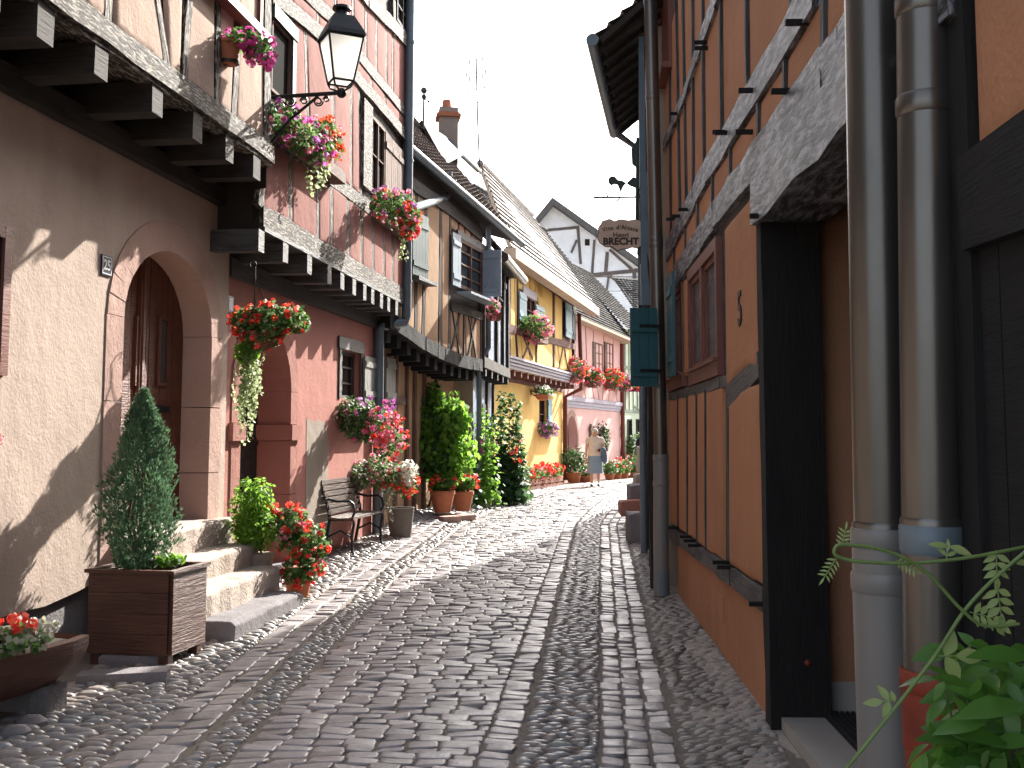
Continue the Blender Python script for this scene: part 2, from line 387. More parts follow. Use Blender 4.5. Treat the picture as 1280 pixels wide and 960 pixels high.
def zone(F,mb,posts,top,bot,gu=.05,gt=.08,gb=.08,off=0.,th=.03,rnd=.025,skip=()):
    for i in range(len(posts)-1):
        if i in skip: continue
        a=posts[i];b=posts[i+1]; a=a if isinstance(a,tuple) else (a,a); b=b if isinstance(b,tuple) else (b,b)
        tl_=F.uv(a[0],pl(top,a[0]));tr=F.uv(b[0],pl(top,b[0]));bl=F.uv(a[1],pl(bot,a[1]));br=F.uv(b[1],pl(bot,b[1]))
        s=1 if tr[0]>tl_[0] else -1
        poly=[(bl[0]+s*gu,bl[1]+gb),(br[0]-s*gu,br[1]+gb),(tr[0]-s*gu,tr[1]-gt),(tl_[0]+s*gu,tl_[1]-gt)]
        if (poly[1][0]-poly[0][0])*s<.05 or poly[2][1]-poly[1][1]<.05 or poly[3][1]-poly[0][1]<.05: continue
        mb.pillow(F,poly,off,th,min(rnd,.2*abs(poly[1][0]-poly[0][0])))
def rect(F,px0,py0,px1,py1):
    """upright rectangle in facade from pixel corners"""
    a=F.uv(px0,py0);b=F.uv(px1,py1); u0,u1=sorted((a[0],b[0])); z0,z1=sorted((a[1],b[1])); return u0,z0,u1,z1
def rp(r): u0,z0,u1,z1=r; return [(u0,z0),(u1,z0),(u1,z1),(u0,z1)]
def window(F,r,parent,off=-.1,frm=winred,gl=glass,nx=2,nz=3,fw=.05,label=None):
    u0,z0,u1,z1=r; f=MB(); pr=dict(proud=.03,back=.03,jit=0,uvs=True)
    def bm(a,b,w): 
        A=F.P(a[0],a[1],off);B=F.P(b[0],b[1],off); d=(B-A).normalized(); f.prism(A,B,d.cross(F.n).normalized(),F.n,w/2,.025)
    for u in (u0+fw/2,u1-fw/2): bm((u,z0),(u,z1),fw)
    for z in (z0+fw/2,z1-fw/2): bm((u0+fw,z),(u1-fw,z),fw)
    for i in range(1,nx): u=u0+(u1-u0)*i/nx; bm((u,z0+fw),(u,z1-fw),fw*(.9 if nx==2 or i==nx//2 else .45))
    g=MB(); g.sheet(F,[(u0,z0),(u1,z0),(u1,z1),(u0,z1)],off=off-.012)
    m=MB()
    for i in range(1,nz): 
        z=z0+(z1-z0)*i/nz
        A=F.P(u0+fw,z,off);B=F.P(u1-fw,z,off); m.prism(A,B,V((0,0,1)),F.n,fw*.25,.018)
    w=f.build('window',frm,parent); g.build('pane',gl,w); m.build('muntin',frm,w); 
    if label: w['label']=label
    return w
def shutter(F,r,parent,mat,off=.05,label=None,name='shutter'):
    u0,z0,u1,z1=r; m=MB(); n=max(2,int((u1-u0)/.13+.5)); w=(u1-u0)/n
    for i in range(n): 
        A=F.P(u0+w*(i+.5),z0,off);B=F.P(u0+w*(i+.5),z1,off); m.prism(A,B,F.d,F.n,w/2-.003,.014)
    for t in (.18,.82):
        z=z0+(z1-z0)*t; m.prism(F.P(u0+.01,z,off+.022),F.P(u1-.01,z,off+.022),V((0,0,1)),F.n,.04,.009)
    o=m.build(name,mat,parent)
    if label: o['label']=label
    return o
def blk(mb,F,u0,u1,z0,z1,o0,o1):
    """box in facade coordinates"""
    A=F.P(u0,(z0+z1)/2,(o0+o1)/2);B=F.P(u1,(z0+z1)/2,(o0+o1)/2); mb.prism(A,B,V((0,0,1)),F.n,(z1-z0)/2,abs(o1-o0)/2)
def shell(parent,F,z0,z1,depth,mat,name='side_wall',d0=.0,ends=True):
    """back and end walls"""
    m=MB(); a,b,c,d=F.P(0,0,-.02),F.P(F.L,0,-.02),F.P(F.L,0,-depth),F.P(0,0,-depth)
    def q(p,r):
        p=V(p);r=V(r); m.add([p+V((0,0,z0)),r+V((0,0,z0)),r+V((0,0,z1)),p+V((0,0,z1))],[(0,1,2,3)],[[(0,z0),((r-p).length,z0),((r-p).length,z1),(0,z1)]],.5)
    q(b,c);q(c,d);q(d,a); return m.build(name,mat,parent)
def roof(parent,e0,e1,r0,r1,mat=tile,rows=None,th=.04,name='roof',ridge=True,ov=0):
    """tiled roof plane from eave e0-e1 up to ridge r0-r1, stepped courses of tiles"""
    e0,e1,r0,r1=map(V,(e0,e1,r0,r1)); m=MB(); S=(r0-e0).length; rows=rows or int(S/.17); nrm=(e1-e0).cross(r0-e0).normalized()
    if nrm.z<0: nrm=-nrm
    n=max(3,int((e1-e0).length/.19))
    for i in range(rows):
        t0,t1=i/rows,(i+1.06)/rows
        for k in range(n):
            s0,s1=k/n,(k+1)/n-.004; j=random.uniform(-.004,.006)
            a=e0.lerp(e1,s0).lerp(r0.lerp(r1,s0),t0);b=e0.lerp(e1,s1).lerp(r0.lerp(r1,s1),t0);c=e0.lerp(e1,s1).lerp(r0.lerp(r1,s1),t1);d=e0.lerp(e1,s0).lerp(r0.lerp(r1,s0),t1)
            h=nrm*(th+j+.012); l=nrm*.002; md=(a+b)/2+(a-d)*.18
            m.add([a+h,md+h,b+h,c+l,d+l,a-l*3,md-l*3,b-l*3],[(0,1,2,3,4),(0,5,6,1),(1,6,7,2)])
    o=m.build(name,mat,parent)
    if ridge:
        g=MB(); L=(r1-r0).length; k=max(2,int(L/.33))
        for i in range(k):
            a=r0.lerp(r1,i/k);b=r0.lerp(r1,(i+1.08)/k); g.tube([a+V((0,0,.02)),b+V((0,0,.05))],[.09,.10],8)
        g.build('ridge_tiles',mat,o)
    return o
def deck(parent,e0,e1,r0,r1,mat,t=.06,name='soffit'):
    e0,e1,r0,r1=map(V,(e0,e1,r0,r1)); n=(e1-e0).cross(r0-e0).normalized()
    if n.z<0:n=-n
    m=MB(); q=[e0,e1,r1,r0]; m.add([p-n*.012 for p in q]+[p-n*(.012+t) for p in q],[(0,1,2,3),(7,6,5,4),(0,4,5,1),(1,5,6,2),(2,6,7,3),(3,7,4,0)],[[(0,0),(3,0),(3,1),(0,1)]]*6)
    return m.build(name,mat,parent)
# ------------------------------------------------------------------ vegetation helpers
def rdir():
    z=random.uniform(-1,1);a=random.uniform(0,6.283);s=math.sqrt(1-z*z); return V((s*math.cos(a),s*math.sin(a),z))
def inblob(b,shell=.45):
    c,rx,ry,rz=b; d=rdir(); t=(random.uniform(shell**3,1))**(1/3); t*=1+.18*math.sin(d.x*7+d.y*5+c[0]*9)*math.cos(d.z*6+c[1]*3); return V((c[0]+d.x*rx*t,c[1]+d.y*ry*t,c[2]+d.z*rz*t)),d
def pickb(bl,n):
    w=[b[1]*b[2]*b[3] for b in bl]; return random.choices(bl,w,k=n)
def foliage(bl,n,L=.05,W=.04,mat=leafG,parent=None,name='foliage',shell=.35,droop=0.):
    m=MB()
    for b in pickb(bl,n):
        p,d=inblob(b,shell); nn=(d*.6+rdir()*.8+V((0,0,.45))).normalized(); dd=rdir(); dd=(dd-nn*dd.dot(nn))+V((0,0,-droop)); dd.normalize(); k=random.uniform(.65,1.3)
        m.leaf(p-dd*L*k/2,dd,nn,L*k,W*k)
    return m.build(name,mat,parent,smooth=False)
def blossoms(bl,n,rad=.035,mat=petR,parent=None,name='blossom',pet=9,ps=.6,front=None,shell=.85):
    m=MB()
    for b in pickb(bl,n):
        p,d=inblob(b,shell); 
        if front and (p-V(b[0])).dot(front)<-.2*b[1]: p=p+front*b[1]*.8
        p=p+d*.01; k=random.uniform(.7,1.25); base=random.random()
        for i in range(pet):
            e=rdir(); q=p+e*rad*k*random.uniform(.6,1); w=rdir(); w=(w-e*w.dot(e)).normalized(); s_=rad*k*ps*2
            m.leaf(q-w*s_/2,w,e,s_,s_*.85,min(1,max(0,base+random.uniform(-.3,.3))))
    return m.build(name,mat,parent,smooth=False)
def strand(m,p,L,n,lw,r=None):
    """trailing strand of leaves hanging from p"""
    p=V(p); a=random.uniform(0,6.28)
    for i in range(n):
        t=i/n; q=p+V((math.sin(a+t*5)*.03,math.cos(a+t*4)*.03,-L*t)); d=(rdir()+V((0,0,-.6))).normalized(); m.leaf(q,d,(rdir()+V((0,-.3,.3))).normalized(),lw*random.uniform(.7,1.3),lw*.9)
#MARK-GROUND
# ------------------------------------------------------------------ ground, setts, pebbles
def gzn(x,y):
    z=np.interp(y,GY,GZ); l=np.interp(y,LY,LX); r=np.interp(y,RY,RX)+.33
    k=np.interp(y,[12,16,18,22,27],[0,.10,.20,.12,0])
    z=z+np.where(x<l+.6,k*np.minimum(1,(l+.6-x)/.9),0); z=z+np.where(x>r,.05*np.minimum(1,(x-r)/.5),0)
    m=(l+r)/2; w=np.maximum(.5,(r-l)/2); t=(x-m)/w
    return z+np.where(np.abs(t)<1,.035*(1-t*t),0)
def scatter(name,items,rings,mat,dz=0.,tilt=.012,irr=.06,cz=.0):
    it=np.array(items); n=len(it); X,Y,HX,HY,A=it.T
    ang=np.array([ (1,.72),(.84,1),(-.84,1),(-1,.72),(-1,-.72),(-.84,-1),(.84,-1),(1,-.72)])
    if rings=='peb': ang=np.array([(math.cos(a),math.sin(a)) for a in np.arange(8)*math.pi/4+.2]); prof=[(1.04,-.03),(.95,.001),(.70,.012),(.35,.017)]; cz=.018
    else: prof=[(1.0,-.04),(.985,-.008),(.94,-.0015),(.82,0)]; cz=.0008
    ver=[]; jit=1+rng.uniform(-irr,irr,(n,8,1)); tx=rng.uniform(-tilt,tilt,n)/.06; ty=rng.uniform(-tilt,tilt,n)/.06; hz=rng.uniform(-.006,.006,n)
    def place(lx,ly,z):
        px=X[:,None]+lx*np.cos(A)[:,None]-ly*np.sin(A)[:,None]; py=Y[:,None]+lx*np.sin(A)[:,None]+ly*np.cos(A)[:,None]
        pz=gzn(px,py)+z+hz[:,None]+tx[:,None]*lx*.5+ty[:,None]*ly*.5+dz
        return np.stack([px,py,pz],-1)
    for k,(s,z) in enumerate(prof):
        l=ang[None]*jit*s; zz=z*(np.minimum(HX,HY)[:,None]/.035 if rings=='peb' else 1)
        ver.append(place(l[:,:,0]*HX[:,None],l[:,:,1]*HY[:,None],zz+rng.uniform(-.002,.002,(n,8))))
    ver.append(place(np.zeros((n,1)),np.zeros((n,1)),cz*(np.minimum(HX,HY)[:,None]/.035 if rings=='peb' else 1)))
    v=np.concatenate(ver,1); m=v.shape[1]; nr=len(prof); f=[]
    for k in range(nr-1):
        for i in range(8): j=(i+1)%8; f.append((k*8+i,k*8+j,(k+1)*8+j,(k+1)*8+i))
    tri=[((nr-1)*8+i,(nr-1)*8+(i+1)%8,nr*8) for i in range(8)]
    loops=[];starts=[];tot=[];c=0
    q=np.array(f); t=np.array(tri); base=(np.arange(n)*m)[:,None,None]
    Q=(q[None]+base).reshape(n,-1); T=(t[None]+base).reshape(n,-1); Lp=np.concatenate([Q,T],1).reshape(-1)
    cnt=np.array([4]*len(f)+[3]*8); tot=np.tile(cnt,n); st=np.concatenate([[0],np.cumsum(tot)[:-1]])
    me=bpy.data.meshes.new(name); me.vertices.add(n*m); me.vertices.foreach_set('co',v.reshape(-1)); me.loops.add(len(Lp)); me.loops.foreach_set('vertex_index',Lp.astype(np.int32))
    me.polygons.add(len(tot)); me.polygons.foreach_set('loop_start',st.astype(np.int32)); me.update(calc_edges=True); me.validate()
    a=me.attributes.new('rnd','FLOAT','FACE'); a.data.foreach_set('value',np.repeat(rng.rand(n),len(f)+8).astype(np.float32))
    me.polygons.foreach_set('use_smooth',[True]*len(me.polygons)); me.materials.append(mat)
    o=bpy.data.objects.new(name,me); C.objects.link(o); o['kind']='structure'; return o
S=[];P=[];PV=[]
def srow(x0,x1,y,dy,w,off,out,yaw=0,wj=.18):
    x=x0+off
    while x<x1-.02:
        ww=min(w*random.uniform(1-wj,1+wj),x1-x) 
        if x1-(x+ww)<w*.35: ww=x1-x
        cx=x+ww/2; out.append((cx,y+random.uniform(-.006,.006)+.035*math.sin(x*1.7+y*.8),ww/2-.0035,dy/2-.0035,yaw+random.uniform(-.04,.04))); x+=ww
y=2.6;row=0
while y<44:
    dy=random.uniform(.088,.125)*(1 if y<22 else 1.25); l=LXf(y);r=RXf(y); yw=math.atan((LXf(y+1)-LXf(y)+RXf(y+1)-RXf(y))/2)*-.9
    sk=math.tan(yw)*.5
    srow(l+.60,r-.58,y,dy,.165,random.uniform(-.0,.05),S,yw*.5)
    y+=dy
# rows that follow the kerb lines, each with its own course length
def line_row(fx,w,ly,y0,y1,out):
    y=y0
    while y<y1:
        d=ly*random.uniform(.75,1.25); ww=w*random.uniform(.93,1.03); x=fx(y+d/2)+w/2; sl=(fx(y+d)-fx(y))/d
        out.append((x+random.uniform(-.010,.010),y+d/2,ww/2-.005,d/2-.005,-math.atan(sl)*.9+random.uniform(-.05,.05))); y+=d
line_row(lambda y:RXf(y)-.58,.17,.11,2.6,44,S)
for i,w in enumerate((.13,.125,.13)): line_row(lambda y,i=i:RXf(y)+[0,.13,.255][i],w,.15,2.6,44,S)
for i in range(2): line_row(lambda y,i=i:LXf(y)+.17*i,.17,.14,2.6,44,S)
def pband(f0,f1,y0,y1,lx,ly,out,yaw=0.):
    y=y0
    while y<y1:
        dy=ly*random.uniform(.8,1.3); a,b=f0(y),f1(y); x=a+random.uniform(0,.04)
        while x<b-.03:
            w=lx*random.uniform(.6,1.4); w=min(w,b-x)
            out.append((x+w/2,y+random.uniform(-.012,.012),w/2*.96,dy/2*.98,yaw+random.uniform(-.22,.22))); x+=w
        y+=dy
pband(lambda y:RXf(y)-.41,lambda y:RXf(y)-.0,2.6,40,.11,.05,P)
pband(lambda y:LXf(y)+.35,lambda y:LXf(y)+.60,2.6,40,.10,.05,P)
pband(lambda y:LXf(y)-.9,lambda y:LXf(y),3.5,24,.13,.062,P,.1)
WX=lambda y:1.39+.042*(y-5.72)
pband(lambda y:RXf(y)+.385,lambda y:min(WX(y)-.01,RXf(y)+.9) if y<10.6 else RXf(y)+.9,2.6,22,.10,.042,PV,.25)
scatter('street_setts',S,'sett',sett)
scatter('pebble_strips',P,'peb',pebm,dz=-.006)
scatter('verge_pebbles',PV,'peb',vergest,dz=-.014)
def gsheet(name,xs,ys,dz,mat,fx=None):
    vs=[];fs=[]
    for j,yv in enumerate(ys):
        row=xs if fx is None else [fx(yv)[0]+(fx(yv)[1]-fx(yv)[0])*t for t in xs]
        for xv in row: vs.append((xv,yv,gz(xv,yv)+dz))
    n=len(xs)
    for j in range(len(ys)-1):
        for i in range(n-1): fs.append((j*n+i,j*n+i+1,(j+1)*n+i+1,(j+1)*n+i))
    m=MB(); m.add(vs,fs,None,.5); m.sm=True; o=m.build(name,mat,origin=(0,0,0)); o['kind']='structure'; return o
xs=[-400,-120,-40,-15]+list(np.arange(-6,14.01,.25))+[20,40,120,400]; ys=[-400,-100,-30,-10]+list(np.arange(-4,50.01,.5))+[60,100,200,600]
gsheet('ground',xs,ys,-.010,joint)
gsheet('verge',[0,.15,.3,.5,.75,1],list(np.arange(2,22,.3)),-.010,mort,fx=lambda y:(RXf(y)+.375,max(RXf(y)+.5,WX(y)-.004) if y<10.6 else RXf(y)+.95))
#MARK-HOUSES
# ------------------------------------------------------------------ HOUSE A : beige house 25 (left foreground)
FA=Facade((-3.73,2.9),(-2.745,10.38),1)
FAu=Facade((-3.22,2.6),(-2.27,9.92),1)
A=thing('half_timbered_house','beige plastered house with arched doorway and jettied timber floor, nearest on the left','house',(-3.3,6.6,0),'half-timbered houses along the street')
ua=FA.uv(150.6,480)[0]; ub=FA.uv(262,480)[0]; zb=FA.uv(263,648)[1]; zt=FA.uv(203,311)[1]
ur=(ub-ua)/2; uc=(ua+ub)/2; zs=FA.uv(260,420)[1]
def arch(uc,ur,z0,zs,zt,n=14,pw=1.): return [(uc-ur,z0),(uc+ur,z0)]+[(uc+ur*math.cos(t),zs+(zt-zs)*math.sin(t)**pw) for t in np.linspace(0,math.pi,n)][0:]
door_hole=arch(uc,ur,zb,zs,zt)
topA=3.82
# ragged plaster lower edge
low=[]; 
for px,py in [(-60,790),(0,772),(30,764),(56,758),(85,745),(100,738),(118,728),(135,720)]: low.append(FA.uv(px,py))
low.append((ua-.28,low[-1][1])); low+= [(ua-.27,.0),(FA.L,.0)]
low=[(-2.0,.42)]+low
m=MB()
sur=arch(uc,ur+.25,zb-.35,zs,zt+.26,18)
m.sheet(FA,low+[(FA.L,topA),(-2.0,topA)],[sur],0,.02,.05); m.build('wall',beige,A)
# stone surround as voussoirs
m=MB(); o_=arch(uc,ur+.25,zb-.35,zs,zt+.26,18)[2:]; i_=arch(uc,ur,zb,zs,zt,18)[2:]
rj=lambda s=.012: random.uniform(-s,s)
vo=[]
edges=[(i_[0][0],zb-.35)]  # jamb right
def block(inn0,inn1,out0,out1,dep=.27,pr=.012):
    poly=[inn0,out0,out1,inn1]; q=[]
    vs=[FA.P(p[0],p[1],pr+rj(.003)) for p in poly]+[FA.P(p[0],p[1],-dep) for p in poly]
    m.add(vs,[(0,1,2,3),(0,3,7,4),(4,5,1,0),(3,2,6,7),(1,5,6,2)],[[poly[0],poly[1],poly[2],poly[3]]]+[[(0,0),(1,0),(1,1),(0,1)]]*4)
zc=[zb-.35,zb+.42,zb+1.02,zs]
for a,b in zip(zc[:-1],zc[1:]):
    w=.25+rj(.02); block((uc+ur,a+.004),(uc+ur,b-.004),(uc+ur+w,a+.004),(uc+ur+w,b-.004)); block((uc-ur,a+.004),(uc-ur,b-.004),(uc-ur-w,a+.004),(uc-ur-w,b-.004))
for k in range(0,len(i_)-1):
    block(i_[k],i_[k+1],o_[k],o_[k+1])
m.build('door_surround',sand,A)
# bare lower wall behind the ragged plaster
m=MB(); m.sheet(FA,[(-2,-.2),(ua-.1,-.2),(ua-.1,1.6),(-2,1.6)],off=-.06); m.sheet(FA,[(ub+.1,-.2),(FA.L,-.2),(FA.L,1.6),(ub+.1,1.6)],off=-.06); m.build('bare_plinth',greyst,A)
# door
m=MB(); n=15; du0,du1=uc-ur-.02,uc+ur+.02
for i in range(n):
    a=du0+(du1-du0)*i/n; b=du0+(du1-du0)*(i+1)/n; zt_=zt+.02
    if abs((i+.5)/n-.5)<.035: continue
    blk(m,FA,a+.004,b-.004,zb,zt_,-.30,-.275+random.uniform(-.002,.002))
dr=m.build('door',doorw,A)
m=MB(); blk(m,FA,uc-.05,uc+.05,zb,zt,-.30,-.245); blk(m,FA,uc-.018,uc+.018,zb,zt,-.245,-.235); blk(m,FA,du0,uc-.05,zb,zb+.18,-.28,-.262); blk(m,FA,uc+.05,du1,zb,zb+.18,-.28,-.262); m.build('door_moulding',doorw,dr)
for px in (175,203):
    u,_=FA.uv(px,450,-.27); zA=FA.uv(px,400,-.27)[1]; zB=FA.uv(px,478,-.27)[1]
    m=MB(); blk(m,FA,u-.07,u+.07,zB,zA,-.275,-.266); w=m.build('door_light',glass,dr)
    m=MB(); 
    for s in (-1,1): blk(m,FA,u+s*.085-.015,u+s*.085+.015,zB-.03,zA+.03,-.275,-.255)
    blk(m,FA,u-.07,u+.07,zB-.03,zB,-.275,-.255); blk(m,FA,u-.07,u+.07,zA,zA+.03,-.275,-.255); m.build('door_light_frame',doorw,dr)
m=MB(); u,z=FA.uv(203,512,-.27); blk(m,FA,u-.13,u+.13,z-.03,z+.03,-.275,-.26); m.build('letter_slot',iron,dr)
m=MB(); m.tube([FA.P(uc+.09,zb+1.0,-.27),FA.P(uc+.09,zb+1.0,-.22),FA.P(uc+.20,zb+1.0,-.21)],.012,8); m.build('door_handle',iron,dr)
m=MB(); m.sheet(FA,[(du0-.1,zb-.4),(du1+.1,zb-.4),(du1+.1,zt+.1),(du0-.1,zt+.1)],off=-.32); m.build('door_backing',tdk,A)
# window at the picture edge
r=rect(FA,-60,262,4,470); m=MB(); sp=(r[2]-.07,r[1],r[2],r[3]); blk(m,FA,r[2]-.08,r[2],r[1],r[3],-.01,.03); blk(m,FA,r[0],r[2],r[3]-.08,r[3],-.01,.029); blk(m,FA,r[0],r[2],r[1],r[1]+.08,-.01,.029); wf=m.build('window',winred,A); m=MB(); m.sheet(FA,rp((r[0],r[1]+.08,r[2]-.08,r[3]-.08)),off=.008); m.build('pane',glass,wf)
# number plaque
def text(txt,size,mat,name,parent,origin,ex,ey,ext=.003,align='CENTER',bold=0.):
    cu=bpy.data.curves.new(name,'FONT'); cu.body=txt; cu.size=size; cu.extrude=ext; cu.align_x=align; cu.align_y='CENTER'; cu.offset=bold; cu.resolution_u=3
    t=bpy.data.objects.new('tmp',cu); me=bpy.data.meshes.new_from_object(t); bpy.data.objects.remove(t); ex=V(ex).normalized(); ey=V(ey).normalized(); ez=ex.cross(ey)
    M=Matrix(((ex.x,ey.x,ez.x),(ex.y,ey.y,ez.y),(ex.z,ey.z,ez.z))).to_4x4(); M.translation=V(origin)-(ORG[parent.name] if parent else V((0,0,0)))
    me.transform(M); me.materials.clear(); me.materials.append(mat); me.name=name; o=bpy.data.objects.new(name,me); C.objects.link(o)
    if parent: o.parent=parent; ORG[o.name]=ORG[parent.name]
    return o
u,z=FA.uv(132,332); m=MB(); blk(m,FA,u-.075,u+.075,z-.075,z+.075,0,.012); q=m.build('house_number_plaque',bluee,A)
m=MB(); 
for (a,b,c,d) in ((-.066,-.060,-.066,.066),(.060,.066,-.066,.066)): blk(m,FA,u+a,u+b,z+c,z+d,.012,.014)
blk(m,FA,u-.06,u+.06,z+.060,z+.066,.012,.014); blk(m,FA,u-.06,u+.06,z-.066,z-.060,.012,.014); m.build('plaque_border',white,q)
text('25',.105,white,'house_number',q,FA.P(u,z,.014),FA.d,(0,0,1),.001,bold=.003)
# jetty A
m=MB(); m.sheet(FA,[(-2,topA-.02),(FA.L,topA-.02),(FA.L,topA+.1),(-2,topA+.1)],off=.01); 
blk(m,FA,-2,FA.L-.02,topA-.10,topA+.06,.0,.09); m.build('wall_plate',tdk,A)
def joist(F,Fu,px,py,parent,w=.19,h=.20,zc=None,mat=tdk,out=.05):
    u,z=Fu.uv(px,py,out); z=zc if zc is not None else z; T=Fu.P(u,z,out)
    m=MB(); d=-Fu.n; B=T+d*1.0; m.prism(T,B,Fu.d,V((0,0,1)),w/2,h/2,jit=.006,seg=2); return m.build('joist',mat,parent)
zj=FAu.uv(127,77,.05)[1]
pxs=[(-75,-50),(-10,-18),(58,24),(127,77),(197,126),(247,159),(287,189),(321,212)]
for p in pxs: joist(FA,FAu,p[0],p[1],A,zc=zj,w=.17,h=.22)
m=MB(); uL=FAu.uv(336,60)[0]
m.prism(FAu.P(-2,zj+.17,-.3),FAu.P(uL,zj+.17,-.3),FAu.n,V((0,0,1)),.36,.025); m.build('jetty_boards',tdk,A)
m=MB(); m.prism(FAu.P(-2,zj+.20,-.12),FAu.P(uL,zj+.20,-.12),FAu.n,V((0,0,1)),.2,.07,jit=.008,seg=24); m.build('jetty_plate',tl,A)
b1=[(80,5),(186,80),(319,183)]; zsill=FAu.uv(186,83,.03)[1]
m=MB(); FAu.beam(m,(-2,zsill),(uL,zsill),.22,proud=.05,back=.05,uvs=True,jit=.012); m.build('sill_beam',tl,A)
# upper wall A
ztA=6.1
m=MB(); m.sheet(FAu,[(-2,zsill),(uL,zsill),(uL,ztA),(-2,ztA)],off=-.015); m.build('upper_wall',tdk,A)
bot=[(-200,-215),(80,5),(186,80),(319,183)]; bot=[(p,FAu and q) for p,q in bot]
def linez(F,z,pxa,pxb,n=6):
    o=[]; ua_=F.uv(pxa,400)[0];ub_=F.uv(pxb,400)[0]
    for i in range(n+1): o.append(pix(F.P(ua_+(ub_-ua_)*i/n,z)))
    return o
botA=linez(FAu,zsill+.09,20,336); topl=linez(FAu,ztA-.1,20,336)
m=MB(); zone(FAu,m,[20,60,100,(128,138),(191,205),(234,226),(270,268),(296,290),330],topl,botA,.045,.05,.02,th=.025)
m.build('plaster_panels',beigeu,A)
m=MB()
for a in (100,): FAu.beam(m,(FAu.uv(131,10)[0],zsill),(FAu.uv(131,10)[0],ztA),.09,uvs=True)
FAu.beam(m,FAu.uv(191,-10),FAu.uv(206,95),.08,uvs=True); FAu.beam(m,FAu.uv(234,-10),FAu.uv(226,100),.09,uvs=True); FAu.beam(m,FAu.uv(270,-5),FAu.uv(268,135),.09,uvs=True); FAu.beam(m,FAu.uv(296,20),FAu.uv(288,150),.10,uvs=True); FAu.beam(m,FAu.uv(330,-20),FAu.uv(329,185),.15,uvs=True,proud=.04)
m.build('timber_posts',tl,A)
# upper window of A with sill, partly in frame
r=rect(FAu,258,-60,322,-2); zs_=FAu.uv(285,18)[1]
r=(FAu.uv(240,0)[0],zs_+.06,FAu.uv(322,0)[0],ztA)
m=MB(); blk(m,FAu,r[0]-.05,r[2]+.03,r[1]-.08,r[1],.0,.14); m.build('window_sill',winred,A)
wn=window(FAu,r,A,off=.03,frm=winred,gl=whitepane,nx=2,nz=2,fw=.06)
# side box + roof
m=MB(); m.sheet(FA,[(-2,topA),(FA.L,topA),(FA.L,ztA+.2),(-2,ztA+.2)],off=-.05); m.build('inner_wall',tdk,A)
shell(A,FA,0,6.3,7,beige); 
m=MB(); a=FAu.P(uL,zj+.1,0); m.add([FAu.P(uL,zj-.1,0),FA.P(FA.L,zj-.1,-.3),FA.P(FA.L,ztA,-.3),FAu.P(uL,ztA,0)],[(0,1,2,3)]); m.build('jetty_end_wall',tdk,A)
roof(A,FAu.P(-2.3,6.3,.35),FAu.P(uL+.1,6.3,.35),FAu.P(-2.3,10.6,-3.8),FAu.P(uL+.1,10.6,-3.8))
deck(A,FAu.P(-2.3,6.3,.35),FAu.P(uL+.1,6.3,.35),FAu.P(-2.3,10.6,-3.8),FAu.P(uL+.1,10.6,-3.8),tdk)
# ------------------------------------------------------------------ stone steps
st=thing('stone_steps','worn stone doorsteps below the arched doorway of the beige house','steps',gp(-2.5,9.2),None)
def slab(F,u0,u1,z0,z1,o0,o1,parent,mat,name='step',jit=.012,bevel=.02):
    m=MB(); L=u1-u0; n=max(3,int(L/.18)); prof=[(o0,z0),(o1-.0,z0),(o1,z1-bevel*1.6),(o1-bevel*1.6,z1),(o0,z1)]
    vs=[];fs=[];uv=[]
    for i in range(n+1):
        u=u0+L*i/n
        for k,(o,z) in enumerate(prof):
            j=(0,0) if k==0 else (random.uniform(-jit,jit),random.uniform(-jit,jit))
            vs.append(F.P(u+(random.uniform(-jit,jit) if 0<i<n else 0)+(bevel if i==0 else -bevel if i==n else 0)*(k in (2,3,4)),z+j[0]*(k!=1),o+j[1]*(k!=4)))
    K=len(prof)
    for i in range(n):
        for k in range(K):
            j=(k+1)%K; fs.append((i*K+k,(i+1)*K+k,(i+1)*K+j,i*K+j)); a,b=u0+L*i/n,u0+L*(i+1)/n; uv.append([(a,k*.2),(b,k*.2),(b,k*.2+.2),(a,k*.2+.2)])
    fs+=[tuple(range(K)),tuple(n*K+k for k in range(K-1,-1,-1))]; uv+=[[(0,0)]*K]*2
    m.add(vs,fs,uv); o=m.build(name,mat,parent,smooth=False)
    b=o.modifiers.new('b','BEVEL'); b.width=.012; b.segments=2; b.limit_method='ANGLE'; return o
slab(FA,uc-ur-.05,FA.uv(272,680)[0],-.1,zb+.0,-.2,.16,st,stepst)
u1=FA.L; 
slab(FA,uc-ur-.15,(FA.uv(325,690,.42)[0]),-.1,.565,.0,.42,st,stepst)
slab(FA,uc-ur-.15,(FA.uv(351,715,.67)[0]),-.1,.37,.3,.67,st,stepst)
slab(FA,FA.uv(292,760,.93)[0],(FA.uv(380,745,.93)[0]),-.1,.165,.6,.93,st,greyst)
#MARK-RED
# ------------------------------------------------------------------ HOUSE R : red house
FR=Facade((-2.78,10.40),(-1.92,15.9),1); FRu=Facade((-2.37,10.02),(-1.60,15.95),1)
H=thing('half_timbered_house','tall red half-timbered house with flower boxes, behind the wall lantern','house',(-2.4,13,0),'half-timbered houses along the street')
zr=3.14
ra=FR.uv(298,600)[0]; rb=FR.uv(361,600)[0]; rc=(ra+rb)/2; rr=(rb-ra)/2; rzs=2.05; rzt=2.72
sur=arch(rc,rr+.22,-.1,rzs,rzt+.22,16); w1=rect(FR,426,436,449,500)
m=MB(); m.sheet(FR,[(0,-.1),(FR.L,-.1),(FR.L,zr),(0,zr)],[sur,rp(w1)],0,.12,.0); m.build('wall',redp,H)
m=MB(); i_=arch(rc,rr,.2,rzs,rzt,16)[2:]; o_=arch(rc,rr+.22,.2,rzs,rzt+.22,16)[2:]
